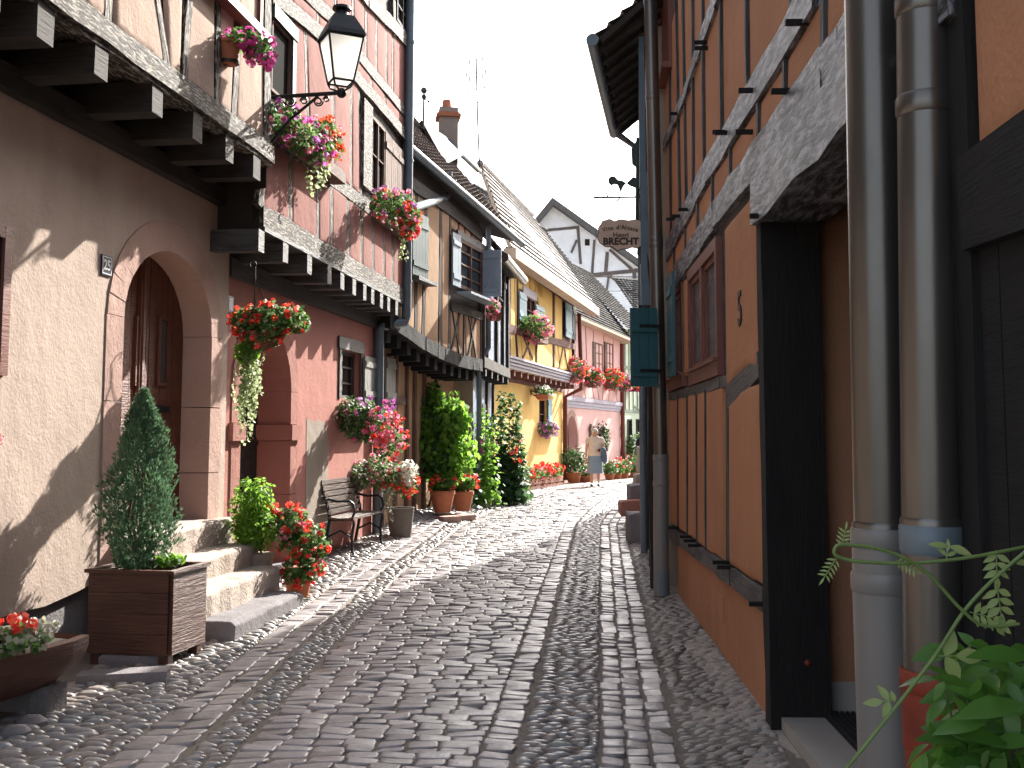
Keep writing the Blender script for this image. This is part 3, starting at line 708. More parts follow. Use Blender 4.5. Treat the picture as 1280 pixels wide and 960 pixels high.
def blockR(inn0,inn1,out0,out1,dep=.38,pr=.012):
    poly=[inn0,out0,out1,inn1]; vs=[FR.P(p[0],p[1],pr) for p in poly]+[FR.P(p[0],p[1],-dep) for p in poly]
    m.add(vs,[(0,1,2,3),(0,3,7,4),(4,5,1,0),(3,2,6,7),(1,5,6,2)],[[poly[0],poly[1],poly[2],poly[3]]]+[[(0,0),(1,0),(1,1),(0,1)]]*4)
for a,b,pr in ((-.1,.9,.012),(.9,1.5,.014),(1.5,1.68,.05),(1.68,rzs,.012)):
    x=.0 if pr<.05 else .05
    blockR((rc+rr-x,a+.003),(rc+rr-x,b-.003),(rc+rr+.22+x,a+.003),(rc+rr+.22+x,b-.003),pr=pr); blockR((rc-rr+x,a+.003),(rc-rr+x,b-.003),(rc-rr-.22-x,a+.003),(rc-rr-.22-x,b-.003),pr=pr)
for k in range(len(i_)-1): blockR(i_[k],i_[k+1],o_[k],o_[k+1])
m.build('door_surround',sandr,H)
m=MB()
for i in range(8):
    a=rc-rr+2*rr*i/8; blk(m,FR,a+.004,a+2*rr/8-.004,.1,rzt+.05,-.42,-.38)
for z in (.9,1.45): blk(m,FR,rc-rr,rc+rr,z,z+.08,-.38,-.365)
dr=m.build('door',tdk,H)
m=MB(); blk(m,FR,rc-rr-.1,rc+rr+.1,.0,.16,-.45,.1); m.build('door_step',greyst,H)
# bare patch
pt=[(383,522),(392,528),(398,524),(407,530),(411,560),(409,600),(414,640),(413,700),(383,720)]
m=MB(); m.sheet(FR,[FR.uv(*p) for p in pt[:-2]]+[(FR.uv(413,690)[0],-.05),(FR.uv(381,690)[0],-.05)],off=.004); m.build('bare_plaster_patch',greyp,H)
wn=window(FR,w1,H,off=-.1,frm=tgr,nx=1,nz=3)
m=MB(); blk(m,FR,w1[0]-.14,w1[2]+.12,w1[3],w1[3]+.16,-.02,.03); blk(m,FR,w1[0]-.09,w1[0],w1[1],w1[3],-.02,.02); blk(m,FR,w1[2],w1[2]+.07,w1[1],w1[3],-.02,.02); m.build('window_surround',tgr,H)
shutter(FR,(w1[2]+.08,w1[1]-.02,w1[2]+.62,w1[3]-.02),H,sgreen,off=.04,label='open grey-green shutter')
u,z=FR.uv(287,380); m=MB(); blk(m,FR,.04,.17,z-.08,z+.08,.0,.012); q=m.build('house_number_plaque',bluee,H); m=MB(); blk(m,FR,.06,.15,z-.06,z+.06,.012,.014); m.build('plaque_face',simple('enamel_pale_blue',(.45,.5,.65),.3,0,.2,20,0),q)
# jetty R
m=MB(); blk(m,FR,0,FR.L,zr-.04,zr+.14,-.05,.06); m.build('wall_plate',tdk,H)
zjr=3.36
for p in [(327,304),(357,320),(387,331),(412,344),(428,350),(443,356),(456,363),(466,368),(477,373),(486,379),(496,384)]: joist(FR,FRu,p[0],p[1],H,w=.15,h=.20,zc=zjr,mat=tgr,out=.05)
m=MB(); m.prism(FRu.P(0,zjr+.13,-.25),FRu.P(FRu.L,zjr+.13,-.25),FRu.n,V((0,0,1)),.3,.022); m.build('jetty_boards',tgr,H)
zsr=FRu.uv(412,316,.02)[1]; zmr=FRu.uv(430,240)[1]
m=MB(); FRu.beam(m,(0,zjr+.25),(FRu.L,zjr+.25),.20,proud=.045,back=.08,uvs=True,jit=.012); m.build('sill_beam',tl,H)
ztR=9.2
m=MB(); m.sheet(FRu,[(0,zjr+.1),(FRu.L,zjr+.1),(FRu.L,ztR),(0,ztR)],off=-.015); m.build('upper_wall',tdk,H)
m=MB(); m.add([FRu.P(0,zjr+.1,-.01),FRu.P(0,zjr+.1,-.6),FRu.P(0,ztR,-.6),FRu.P(0,ztR,-.01)],[(0,1,2,3)]); m.build('jetty_end_wall',tdk,H)
sill=linez(FRu,zjr+.33,322,505); mid=[(335,167),(408,220),(455,257),(505,297)]
A1=[(335,-6),(348,2),(403,47),(443,97),(487,148),(512,180)]; A2=[(370,-18),(387,0),(414,23),(451,75),(489,122),(513,152)]; A3=[(420,-48),(456,0),(484,28),(513,60)]
pm=MB()
lowp=[(332,324),361,395,412,433,450,464,478,489,504]
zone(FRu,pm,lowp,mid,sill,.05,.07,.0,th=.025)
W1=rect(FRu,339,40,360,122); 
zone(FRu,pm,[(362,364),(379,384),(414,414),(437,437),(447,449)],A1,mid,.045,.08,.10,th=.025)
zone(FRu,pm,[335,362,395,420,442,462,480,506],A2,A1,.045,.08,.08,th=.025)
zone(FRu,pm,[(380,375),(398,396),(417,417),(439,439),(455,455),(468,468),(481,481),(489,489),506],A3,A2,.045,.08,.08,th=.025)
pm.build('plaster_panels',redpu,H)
tm=MB()
FRu.poly(tm,mid,.17); FRu.poly(tm,A1,.17,proud=.05); FRu.poly(tm,A2,.16,proud=.04); FRu.poly(tm,A3,.2,proud=.06)
for i,p in enumerate(lowp): 
    FRu.beam(tm,(p[0] if isinstance(p,tuple) else p,pl(mid,p[0] if isinstance(p,tuple) else p)),(p[1] if isinstance(p,tuple) else p,pl(sill,p[1] if isinstance(p,tuple) else p)),.11 if i else .16,proud=.02)
for a,b in [((362),364),(379,384),(414,414),(437,437),(447,449)]: FRu.beam(tm,(a,pl(A1,a)),(b,pl(mid,b)),.10,proud=.02)
for a in [395,420,442,462,480]: FRu.beam(tm,(a,pl(A2,a)),(a,pl(A1,a)),.09,proud=.02)
for a in [417,439,455,468,481,489]: FRu.beam(tm,(a,pl(A3,a)),(a,pl(A2,a)),.09,proud=.02)
FRu.beam(tm,(508,-40),(503,300),.12,proud=.03); FRu.beam(tm,(489,0),(490,45),.12,proud=.05)
tm.build('timber_frame',tl,H)
# windows upstairs
W1=(FRu.uv(337,60)[0],FRu.uv(350,125)[1],FRu.uv(361,60)[0],FRu.uv(350,36)[1])
m=MB(); blk(m,FRu,W1[0],W1[2],W1[1],W1[3],-.02,.0); 
w=m.build('window_dark_fill',darkint,H); window(FRu,W1,H,off=.0,frm=tbr,nx=1,nz=1,gl=darkint,fw=.03)  # flush near-black block paints the shade of an open window
m=MB(); blk(m,FRu,W1[0]-.03,W1[2]+.12,W1[3],W1[3]+.14,.0,.06); blk(m,FRu,W1[2],W1[2]+.10,W1[1],W1[3],.0,.05); m.build('window_lintel',tgr,H)
W2=(FRu.uv(460,200)[0],FRu.uv(468,243)[1],FRu.uv(477,200)[0],FRu.uv(468,152)[1])
window(FRu,W2,H,off=.02,frm=tbr,nx=2,nz=2,gl=darkint,fw=.03); m=MB(); blk(m,FRu,W2[0]-.42,W2[0],W2[1]-.05,W2[3]+.1,.0,.06); m.build('window_post',tl,H)
for k in range(3):
    w=(FRu.uv(500,200)[0]-W2[2])/3; shutter(FRu,(W2[2]+w*k+.01,W2[1],W2[2]+w*(k+1),W2[3]-.02),H,tbr,off=.04)
W3=(FRu.uv(492,20)[0],FRu.uv(500,38)[1],FRu.uv(507,20)[0],FRu.uv(500,-30)[1]); window(FRu,W3,H,off=.03,frm=tdk,nx=2,nz=3)
shell(H,FR,0,9.2,7,redp)
roof(H,FRu.P(-.2,9.2,.4),FRu.P(FRu.L+.2,9.2,.4),FRu.P(-.2,13,-3.5),FRu.P(FRu.L+.2,13,-3.5)); deck(H,FRu.P(-.2,9.2,.4),FRu.P(FRu.L+.2,9.2,.4),FRu.P(-.2,13,-3.5),FRu.P(FRu.L+.2,13,-3.5),tdk)
# drainpipe of R
a=at(513,-30,15.75);b=at(508,395,15.75)
m=MB(); q=FR.W(474,412,.08); g=FR.W(475,500,.08); q2=V((q.x,q.y,g.z)); m.tube([a,b,b+V((-.03,0,-.1)),q+V((.05,0,.05)),q,gp(q.x,q.y,.0)],.07,12); 
for t in (.2,.55,.9): c=a.lerp(b,t); m.lathe(c,[(.08,-.02),(.08,.02)],12)
m.build('drainpipe',zincd,H)
#MARK-TAN
EXPO=1.72
# ------------------------------------------------------------------ HOUSE T : tan house with curved jetty
FT=Facade((-1.95,15.97),(-1.03,20.5),1); FTu=Facade((-1.72,16.0),(-.59,20.0),1)
H=thing('half_timbered_house','tan half-timbered house with teal shutters and a sagging curved jetty','house',(-1.7,19,0),'half-timbered houses along the street')
eT0=at(508,180,16.1); eT1=at(650,302,21.6); zTw=5.95
m=MB(); m.sheet(FT,[(0,-.1),(FT.L,-.1),(FT.L,3.0),(0,3.0)],off=-.02); m.build('wall',tanp,H)
m=MB()
for px in (478,494.5,508.5,518,530,545): FT.beam(m,(FT.uv(px,500)[0],0),(FT.uv(px,500)[0],3.0),.10,uvs=True)
FT.beam(m,(0,.95),(FT.L,.95),.14,uvs=True); FT.beam(m,(0,2.9),(FT.L,2.9),.22,uvs=True,proud=.05); FT.beam(m,(0,2.1),(1.2,2.1),.12,uvs=True)
m.build('timber_frame',tbr,H)
r=rect(FT,481,447,491,505); window(FT,r,H,off=.01,frm=tgr,nx=1,nz=2); shutter(FT,(r[0]-.1,r[1],r[0]+.35,r[3]),H,sgreen,off=.05)
# curved jetty beam: polyline in plan
jp=[(480,400),(500,412),(520,427),(545,441),(570,451),(597,457)]
pts=[]
for px,py in jp:
    u,z=FTu.uv(px,py,.05); pts.append((u,z))
uu=[p[0] for p in pts]; zz=[p[1] for p in pts]
m=MB(); prev=None
for i in range(25):
    t=i/24; u=uu[0]+(uu[-1]-uu[0])*t; z=float(np.interp(u,uu,zz)); o=.05
    p=FTu.P(u,z,o)
    if prev is not None: m.prism(prev,p,V((0,0,1)),FTu.n,.11,.1,jit=.006)
    prev=p
m.build('jetty_beam',tblk,H)
for i in range(11):
    u=uu[0]+(uu[-1]-uu[0])*(i+.4)/11; z=float(np.interp(u,uu,zz))-.2
    m=MB(); T=FTu.P(u,z,.06); m.prism(T,T-FTu.n*.75,FTu.d,V((0,0,1)),.075,.09,jit=.004); m.build('joist',tblk,H)
zb_=[(float(u),float(z)+.05) for u,z in zip(uu,zz)]
ztT=5.95
m=MB(); m.sheet(FTu,[(uu[0]-.3,zz[0])]+[(u,z) for u,z in zip(uu,zz)]+[(FTu.L,zz[-1]),(FTu.L,eT1.z+.08),(uu[0]-.3,eT0.z+.08)],off=-.01); m.build('upper_wall',tdk,H)
jb=[(480,396)]+[(a,b-7) for a,b in jp[1:]]; wp=[(480,195),(515,232),(560,262),(600,296),(650,340)]
pm=MB(); posts=[498,(519,517),(531,526),(549,547)]
zone(FTu,pm,posts,wp,jb,.045,.06,.02,th=.03)
zone(FTu,pm,[549,(562,560)],wp,jb,.05,.06,.02)
W=[FTu.uv(571,300)[0],FTu.uv(585,365)[1],FTu.uv(600,320)[0],FTu.uv(585,305)[1]]
us=FTu.uv(572,400)[0]; 
zone(FTu,pm,[561,572,580,588,600],[(560,383),(600,395)],jb,.04,.02,.02,th=.025)
zone(FTu,pm,[561,572,580,588,600],wp,[(560,285),(600,312)],.04,.06,.02,th=.025)
pm.build('plaster_panels',tanp,H)
tm=MB()
for a,b in [(519,517),(531,526),(549,547),(561,559)]: FTu.beam(tm,(a,pl(wp,a)),(b,pl(jb,b)),.10,proud=.035)
FTu.poly(tm,wp[:-1],.2,proud=.06)
FTu.poly(tm,[(561,383),(601,396)],.14,proud=.05)
for a,b in [((563,386),(573,444)),((573,388),(562,440)),((578,389),(578,446)),((583,390),(594,450)),((594,392),(583,447)),((600,300),(599,455))]: FTu.beam(tm,a,b,.07,proud=.04)
tm.build('timber_frame',tdk,H)
window(FTu,W,H,off=.03,frm=tbr,nx=2,nz=4,fw=.06)
m=MB(); blk(m,FTu,W[0]-.1,W[2]+.1,W[3],W[3]+.13,0,.06); m.build('window_lintel',tgr,H)
shutter(FTu,(FTu.uv(560,330)[0],W[1]-.02,W[0]-.04,W[3]+.02),H,gblue,off=.08,label='open pale grey-blue shutter')
# perpendicular shutter right
def pshut(F,u,z0,z1,w,parent,mat,o=.05,ang=0.,label=None):
    m=MB(); d=(F.n*math.cos(ang)+F.d*math.sin(ang)); A=F.P(u,z0,o)+d*w/2;B=F.P(u,z1,o)+d*w/2; m.prism(A,B,d,F.d,w/2,.015)
    t=d.cross(V((0,0,1))).normalized()
    for k in (.14,.86):
        z=z0+(z1-z0)*k; a=F.P(u,z,o)+t*.0; m.prism(F.P(u,z,o)+d*.02-F.d*.02,F.P(u,z,o)+d*(w-.02)-F.d*.02,V((0,0,1)),t,.035,.012)
    p0=F.P(u,z0+(z1-z0)*.2,o)+d*.03-F.d*.02;p1=F.P(u,z0+(z1-z0)*.8,o)+d*(w-.04)-F.d*.02; m.prism(p0,p1,d,t,.03,.010)
    s=m.build('shutter',mat,parent)
    if label: s['label']=label
    return s
pshut(FTu,W[2]+.02,W[1],W[3],.36,H,gblue,label='half open grey-blue shutter with diagonal brace')
m=MB(); m.prism(FTu.P(W[0]-.2,W[1]-.12,.2),FTu.P(W[2]+.25,W[1]-.12,.2),V((0,0,1)),FTu.n,.02,.13); 
m.build('window_shelf',gblue,H)
r=rect(FTu,511,262,530,350); shutter(FTu,r,H,teald,off=.06,label='closed dark teal shutter'); m=MB(); blk(m,FTu,r[0]-.05,r[2]+.1,r[1]-.1,r[1]-.04,0,.2); m.build('window_sill',tgr,H)
shell(H,FT,0,5.9,7,tanp)
bk=V((-.16,.0,0)); up=lambda e,run,rise,F: e-F.n*run+V((0,0,rise))
roof(H,eT0,eT1,up(eT0,3.4,4.0,FTu),up(eT1,3.4,4.0,FTu)); deck(H,eT0,eT1,up(eT0,3.4,4.0,FTu),up(eT1,3.4,4.0,FTu),tdk)
m=MB(); q0=eT0+V((.05,0,-.06));q1=eT1+V((.05,0,-.06)); m.tube([q0,q1],.07,10); m.build('gutter',zincd,H)
m=MB(); e=at(556,238,18.5); m.tube([at(561,222,18.5)+V((0,0,.1)),at(561,240,18.5),at(556,247,18.2),FRu.W(511,262,.1)],.065,10); m.lathe(at(561,226,18.5)-V((0,0,.1)),[(.07,-.12),(.13,.0),(.14,.12)],12); m.build('gutter_outlet_pipe',zincd,H)
m=MB(); q=[eT0+V((-.02,0,-.03)),eT1+V((-.02,0,-.03)),FTu.P(FTu.L+.6,eT1.z-.03,-.1),FTu.P(-.2,eT0.z-.03,-.1)]; m.add(q,[(0,1,2,3)],[[(0,0),(6,0),(6,1),(0,1)]]); m.build('eave_soffit',tdk,H)
# dormer
dT=H
c=at(566,218,22.5); m=MB(); m.box(c+V((-.55,.2,.05)),.9,1.5,1.15,.15); m.build('dormer',bluep,H)
m=MB()
a,b,c2,d_=at(527,150,20.6),at(556,203,20.3),at(580,188,23.4),at(600,214,24.6)
top=at(552,167,22.0)
m.add([a,b,at(577,192,21.5),top,at(577,184,24),d_,at(560,175,25)],[(0,1,2,3),(3,2,5,4),(3,4,6,0)]); 
rr_=m.build('dormer_roof',tdk,H); s=rr_.modifiers.new('s','SOLIDIFY'); s.thickness=.07
m=MB(); m.tube([b,at(577,192,21.5)],.05,8); m.tube([at(577,192,21.5),d_],.04,8); m.build('dormer_gutter',zincd,H)
# chimney
c=at(560,175,23); m=MB(); m.box(c+V((0,0,.05)),.40,.40,1.25,.15); ch=m.build('chimney',greyp,H)
m=MB(); m.box(at(560,147,23),.52,.52,.07,.15); m.box(at(560,144.5,23),.44,.44,.06,.15); m.lathe(at(558.5,143,23),[(.12,0),(.095,.3),(.085,.31)],12); m.build('chimney_pot',terra,ch)
# finial
fb=at(529,162,20.5); ft=at(530,118,20.5); m=MB(); m.tube([fb,ft],.02,6); m.ball(at(530,113,20.5),.065); m.ball(at(530,121,20.5),.05,.05,.06); m.tube([at(531,124,20.5),at(536,127,20.5)],.012,5); m.ball(at(536,127,20.5),.025); m.build('roof_finial',copper,H)
# antennas
t=thing('tv_antenna','tall thin aerial mast with side rods above the dormer roof','antenna',at(600,225,27)); m=MB(); m.tube([at(600,222,27),at(597,150,27),at(595,66,27)],.022,6); m.build('mast',iron,t)
m=MB()
for py,w in ((76,8),(92,12),(97,8),(112,11),(130,5)):
    a=at(595-w,py+2,27);b=at(595+w,py-3,27); m.tube([a,b],.008,5); 
    for k in (-1,1): e=at(595+k*w,py-k*2,27); m.tube([e-V((0,0,.07)),e+V((0,0,.07))],.018,5)
m.build('antenna_rods',iron,t)
t=thing('tv_antenna','small aerial on a distant roof beside the hanging sign','antenna',at(745,276,48)); m=MB(); m.tube([at(745,300,48),at(745,198,48)],.018,6); m.build('mast',iron,t)
m=MB()
for i in range(9): e=at(745,202+i*8,48); m.tube([e-V((.06,0,0)),e+V((.06,0,0))],.012,5)
m.tube([at(737,247,48),at(772,247,48)],.02,6); m.build('antenna_rods',iron,t)
# ------------------------------------------------------------------ HOUSE B : narrow blue house
FB=Facade((-.73,20.25),(-.40,24.1),1); FBu=Facade((-.575,20.1),(-.11,24.0),1)
H=thing('half_timbered_house','narrow blue-grey boarded house squeezed between the tan and yellow houses','house',(-.5,22.2,0),'half-timbered houses along the street')
m=MB(); m.sheet(FB,[(0,-.1),(FB.L,-.1),(FB.L,3.0),(0,3.0)],off=0); m.build('wall',bluep,H)
zl=FBu.uv(618,463)[1]; g1_z=at(652,346,23.9).z+.05
m=MB(); m.sheet(FBu,[(0,zl),(FBu.L,zl),(FBu.L,g1_z),(0,g1_z)]); m.build('upper_wall',bluep,H)
m=MB()
for px in (602,607,619,627,633): u=FBu.uv(px,420)[0]; FBu.beam(m,(u,zl),(u,g1_z),.13,uvs=True,proud=.06)
FBu.beam(m,(0,zl+.05),(FBu.L,zl+.05),.2,uvs=True,proud=.07); FBu.beam(m,(0,4.85),(FBu.L,4.85),.12,uvs=True)
for px in (599,607,615): u=FB.uv(px,520)[0]; FB.beam(m,(u,0),(u,3.),.12,uvs=True,proud=.05)
m.build('timber_frame',tdk,H)
for i in range(5): m=MB(); T=FBu.P(.3+i*.85,zl-.12,.05); m.prism(T,T-FBu.n*.4,FBu.d,V((0,0,1)),.08,.08); m.build('joist',tdk,H)
r=(.5,3.9,1.7,4.9)
r=rect(FBu,620,372,627,340); window(FBu,r,H,off=.02,frm=tdk,nx=1)
r=rect(FB,602,590,611,520); m=MB(); blk(m,FB,*[r[0],r[2],.1,2.2],0,.02); m.build('door',tdk,H)
g0,g1=at(627,316,21.6),at(652,346,23.9); r0,r1=up(g0,3.3,3.9,FBu),up(g1,3.3,3.9,FBu)
m=MB(); m.add([g0+V((0,0,-.03)),g1+V((0,0,-.03)),FBu.P(FBu.L,g1.z-.03,-.1),FBu.P(-.1,g0.z-.03,-.1)],[(0,1,2,3)],[[(0,0),(3,0),(3,1),(0,1)]]); m.build('eave_soffit',tdk,H)
roof(H,g0,g1,r0,r1); deck(H,g0,g1,r0,r1,tdk); m=MB(); m.tube([g0+V((.05,0,-.09)),g1+V((.05,0,-.09))],.10,10); m.tube([g0+V((-.35,0,-.2)),g0+V((.05,0,-.09))],.05,8); m.build('gutter',zinc,H)
m=MB(); u=FBu.uv(603,450)[0]; m.tube([FBu.P(.1,5.6,.12),FBu.P(.1,3.2,.12),FB.P(.1,2.9,.1),FB.P(.1,.1,.1)],.05,8); m.build('drainpipe',zincd,H)
shell(H,FB,0,5.3,6,greyp)
# ------------------------------------------------------------------ HOUSE Y : yellow
FY=Facade((-.55,26.75),(1.68,36.0),1); FYu=Facade((-.16,26.65),(2.07,35.8),1)
H=thing('half_timbered_house','yellow house with red-brown timbers, light blue shutters and a lavender cornice','house',(.6,30,0),'half-timbered houses along the street')
r=rect(FY,674,495,683,540); zcL=FYu.uv(634,452)[1]; zcR=FYu.uv(714,473)[1]; zc1=(zcL+zcR)/2; zy=zc1-.35; dz_=(zcR-zcL)
m=MB(); m.sheet(FY,[(0,-.1),(FY.L,-.1),(FY.L,zcR-.1),(0,zcL-.1)],[rp(r)],0,.12); m.build('wall',yelp,H)
window(FY,r,H,off=-.08,frm=tred,nx=1,nz=2,gl=darkint); shutter(FY,(r[2]+.02,r[1]+.15,r[2]+.62,r[3]-.05),H,lblue,off=.05,label='light teal shutter')
z0y=zc1-.02; m=MB()
def slant(m,F,u0,u1,za,zb,h,o0,o1): m.prism(F.P(u0,za+h/2,(o0+o1)/2),F.P(u1,zb+h/2,(o0+o1)/2),V((0,0,1)),F.n,h/2,abs(o1-o0)/2)
for k in range(4): slant(m,FYu,-.1,FYu.L*.985,zcL-.16+.08*k,zcR-.16+.08*k,.062,-.05,.05+.035*k)
slant(m,FYu,-.1,FYu.L*.985,zcL-.16,zcR-.16,.31,-.05,.04); m.build('cornice',lavend,H)
for i in range(13):
    u=.1+i*(FYu.L-.3)/12; m=MB(); T=FYu.P(u,zcL+(zcR-zcL)*u/FYu.L-.25,.03); m.prism(T,T-FYu.n*.5,FYu.d,V((0,0,1)),.06,.075); m.build('joist',tred,H)
m=MB(); slant(m,FY,-.02,FY.L,zcL-.42,zcR-.42,.14,-.02,.04); m.build('wall_plate',tred,H)
zE0,zE1=6.35,5.55; L_=FYu.L; u_off=0
m=MB(); m.sheet(FYu,[(0,zcL+.1),(L_,zcR+.1),(L_,6.0),(0,6.3)],off=-.01); m.build('upper_wall',tred,H)
cor=[(633,446),(703,462),(718,466)]; mr=[(633,410),(660,418),(718,434)]; wpY=[(633,318),(668,345),(718,383)]; eaY=[(633,298),(668,325),(718,366)]
pm=MB(); tm=MB()
zone(FYu,pm,[636.5,(643,645),(650,652),(658,662),(668,668)],mr,cor,.045,.09,.0,th=.03)
zone(FYu,pm,[668,690,(696,699),705,714],mr,cor,.045,.09,.0,th=.03)
hd=[(633,358),(672,372),(718,398)]
zone(FYu,pm,[636.5,(642,643),645],wpY,mr,.04,.1,.09,th=.03)
zone(FYu,pm,[645,653,661,668],wpY,hd,.04,.1,.05,th=.03)
zone(FYu,pm,[(668,677),690],wpY,mr,.05,.1,.09,th=.03) ; zone(FYu,pm,[668,678],wpY,hd,.05,.1,.0,th=.03); zone(FYu,pm,[690,702],wpY,mr,.06,.1,.09,th=.03)
zone(FYu,pm,[636,668,690,716],eaY,wpY,.05,.05,.1,th=.03)
pm.build('plaster_panels',yelp,H)
FYu.poly(tm,wpY,.24,proud=.06);FYu.poly(tm,mr,.2,proud=.06)
for a,b,w in [((635,318),(635,446),.16),((691,350),(691,462),.2),((650,415),(664,448),.07),((664,418),(651,450),.07),((643,412),(646,450),.07),((669,420),(669,455),.09),((703,430),(697,462),.07),((703,430),(709,464),.07),((717,380),(717,466),.22),((645,330),(646,415),.09)]: FYu.beam(tm,a,b,w,proud=.05)
tm.build('timber_frame',tred,H)
r=rect(FYu,655,369,666.5,408); window(FYu,r,H,off=.03,frm=tred,nx=2,nz=2,gl=darkint); m=MB(); blk(m,FYu,r[0]-.3,r[2]+.25,r[3],r[3]+.22,0,.06); m.build('window_lintel',lavend,H)
shutter(FYu,(FYu.uv(646,380)[0],r[1],r[0]-.02,r[3]),H,lblue,off=.07,label='left light blue shutter'); shutter(FYu,(r[2]+.02,r[1]+.1,FYu.uv(677.5,380)[0],r[3]-.1),H,lblue,off=.07,label='right light blue shutter')
r=rect(FYu,704,378,712,424); shutter(FYu,r,H,lblue,off=.08,label='light teal shutter beside the corner post'); shutter(FYu,(r[2]+.05,r[1],r[2]+.5,r[3]),H,teald,off=.1,label='dark green shutter at the corner')
e0,e1=at(638,308,26.3),at(744,384,36.2); rr0=at(600,205,27.2); rr1=at(665,270,37.0)
roof(H,e0,e1,rr0,rr1); deck(H,e0,e1,rr0,rr1,soff)
m=MB(); s0,s1=e0+V((-.02,0,-.17)),e1+V((-.02,0,-.17)); m.prism(s0,s1,FYu.n,V((0,0,1)),.16,.13); m.build('eave_board',soff,H)
m=MB(); m.tube([FYu.P(L_-.15,3.7,.25),FYu.P(L_-.15,3.1,.25),FY.P(FY.L-.05,2.85,.1),FY.P(FY.L-.05,.1,.1)],.075,10); m.tube([FYu.P(L_-.15,5.6,.2),FYu.P(L_-.15,3.7,.25)],.07,10); m.build('drainpipe',pipebr,H)
shell(H,FY,0,5.7,5,yelp)
# ------------------------------------------------------------------ HOUSE P : pink
FP=Facade((1.74,36.3),(4.43,44.0),1)
H=thing('half_timbered_house','pink house with arched brown door and a row of flower boxes upstairs','house',(3,40,0),'half-timbered houses along the street')
a=rect(FP,708,590,721,525); zap=FP.uv(714,520)[1]; pc=(a[0]+a[2])/2; pr_=(a[2]-a[0])/2; hole=arch(pc,pr_,.12,zap-.65,zap,12)
zcp=FP.uv(740,506)[1]
m=MB(); m.sheet(FP,[(0,-.1),(FP.L,-.1),(FP.L,zcp),(0,zcp)],[hole],0,.3); m.build('wall',pinkp,H)
m=MB()
i_=arch(pc,pr_,.12,zap-.65,zap,12); o_=arch(pc,pr_+.2,.12,zap-.65,zap+.2,12)
for k in range(1,len(i_)-1): m.add([FP.P(*i_[k],.02),FP.P(*o_[k],.02),FP.P(*o_[k+1],.02),FP.P(*i_[k+1],.02)],[(0,1,2,3)])
m.add([FP.P(*i_[-1],.02),FP.P(*o_[-1],.02),FP.P(*o_[0],.02),FP.P(*i_[0],.02)],[(0,1,2,3)]); m.build('door_surround',sand,H)
m=MB(); 
for k in range(6): u=pc-pr_+2*pr_*k/6; blk(m,FP,u+.01,u+2*pr_/6-.01,.1,zap,-.34,-.3)
m.build('door',tbr,H)
m=MB(); blk(m,FP,0,FP.L,zcp-.06,zcp+.06,-.02,.07); blk(m,FP,0,FP.L,zcp+.06,zcp+.2,-.02,.12); blk(m,FP,0,FP.L,zcp-.16,zcp-.06,-.02,.04); m.build('cornice',lavend,H)
ztp=5.6
m=MB(); m.sheet(FP,[(0,zcp+.1),(FP.L,zcp+.1),(FP.L,ztp),(0,ztp)],off=-.01); m.build('upper_wall',tbr,H)
botP=linez(FP,zcp+.2,700,776); midP=[(700,462),(776,478)]; topP=linez(FP,ztp,700,776)
pm=MB(); ps=[704,(712,708),(720,716),(726,731),(737,742),(745,748),(754,752),(762,760),(768,771),775]
zone(FP,pm,ps,midP,botP,.05,.07,.0,th=.03); zone(FP,pm,[704,714,723,(731,733),741,754,766,775],topP,midP,.06,.08,.08,th=.03); pm.build('plaster_panels',pinkp,H)
for i,(x0,x1) in enumerate(((743,752),(757,765))):
    r=rect(FP,x0,428,x1,468); w=(r[2]-r[0])/2; window(FP,(r[0],r[1],r[2],r[3]),H,off=.03,frm=tred,nx=2); 
    shutter(FP,(r[0]-w*.8,r[1],r[0]-.02,r[3]),H,tbr,off=.05); 
e0,e1=at(720,394,37.3),at(791,425,44.7); r1=at(682,289,45.3); r0=r1-(e1-e0)
roof(H,e0,e1,r0,r1,mat=tiled); deck(H,e0,e1,r0,r1,soff,t=.1); m=MB(); m.prism(e0+V((-.15,0,-.12)),e1+V((-.15,0,-.12)),FP.n,V((0,0,1)),.35,.05); m.build('eave_board',soff,H)
m=MB(); u=FP.L-.12; m.tube([FP.P(u,5.3,.1),FP.P(u,.1,.1)],.09,10); m.build('drainpipe',pipebr,H)
shell(H,FP,0,5,4,pinkp)
# decoration on the pink wall
t=thing('wall_rack','weathered wooden rack with a trailing plant hung on the pink wall','rack',FP.W(748,560,.1)); m=MB()
for px in (739,743,747,751,755,759): 
    p=FP.W(px,530+(px-739)*.6,.06);q=FP.W(px,572-(px-739)*.4,.06); m.prism(p,q,FP.d,FP.n,.10,.02)
m.prism(FP.W(738,536,.09),FP.W(761,545,.09),V((0,0,1)),FP.n,.06,.02); m.build('rack_boards',tbr,t); c=FP.W(753,545,.15); foliage([(c,.3,.15,.55)],260,.12,.09,leafD,t)
# ------------------------------------------------------------------ HOUSE G : green
FG=Facade((4.5,44.2),(6.02,48.2),1)
H=thing('half_timbered_house','pale green timbered house beyond the pink one, with dark doorways','house',(5.2,46,0),'half-timbered houses along the street')
m=MB(); m.sheet(FG,[(0,-.1),(FG.L,-.1),(FG.L,6.0),(0,6.0)]); m.build('wall',greenp,H); tm=MB()
for px in (781,786,791,796,801,806): u=FG.uv(px,450)[0]; FG.beam(tm,(u,2.6),(u,6.),.1,uvs=True)
for z in (2.6,4.4): FG.beam(tm,(0,z),(FG.L,z),.12,uvs=True)
FG.beam(tm,FG.uv(801,515),FG.uv(793,508),.08,uvs=True); tm.build('timber_frame',simple('sage_timber',(.20,.25,.19),.7,0,.3,8),H)
for x0,x1 in ((784.5,789),(795.5,799)): r=rect(FG,x0,590,x1,524); w=window(FG,(r[0],.2,r[2],r[3]),H,off=.02,frm=tdk,nx=1,gl=darkint)
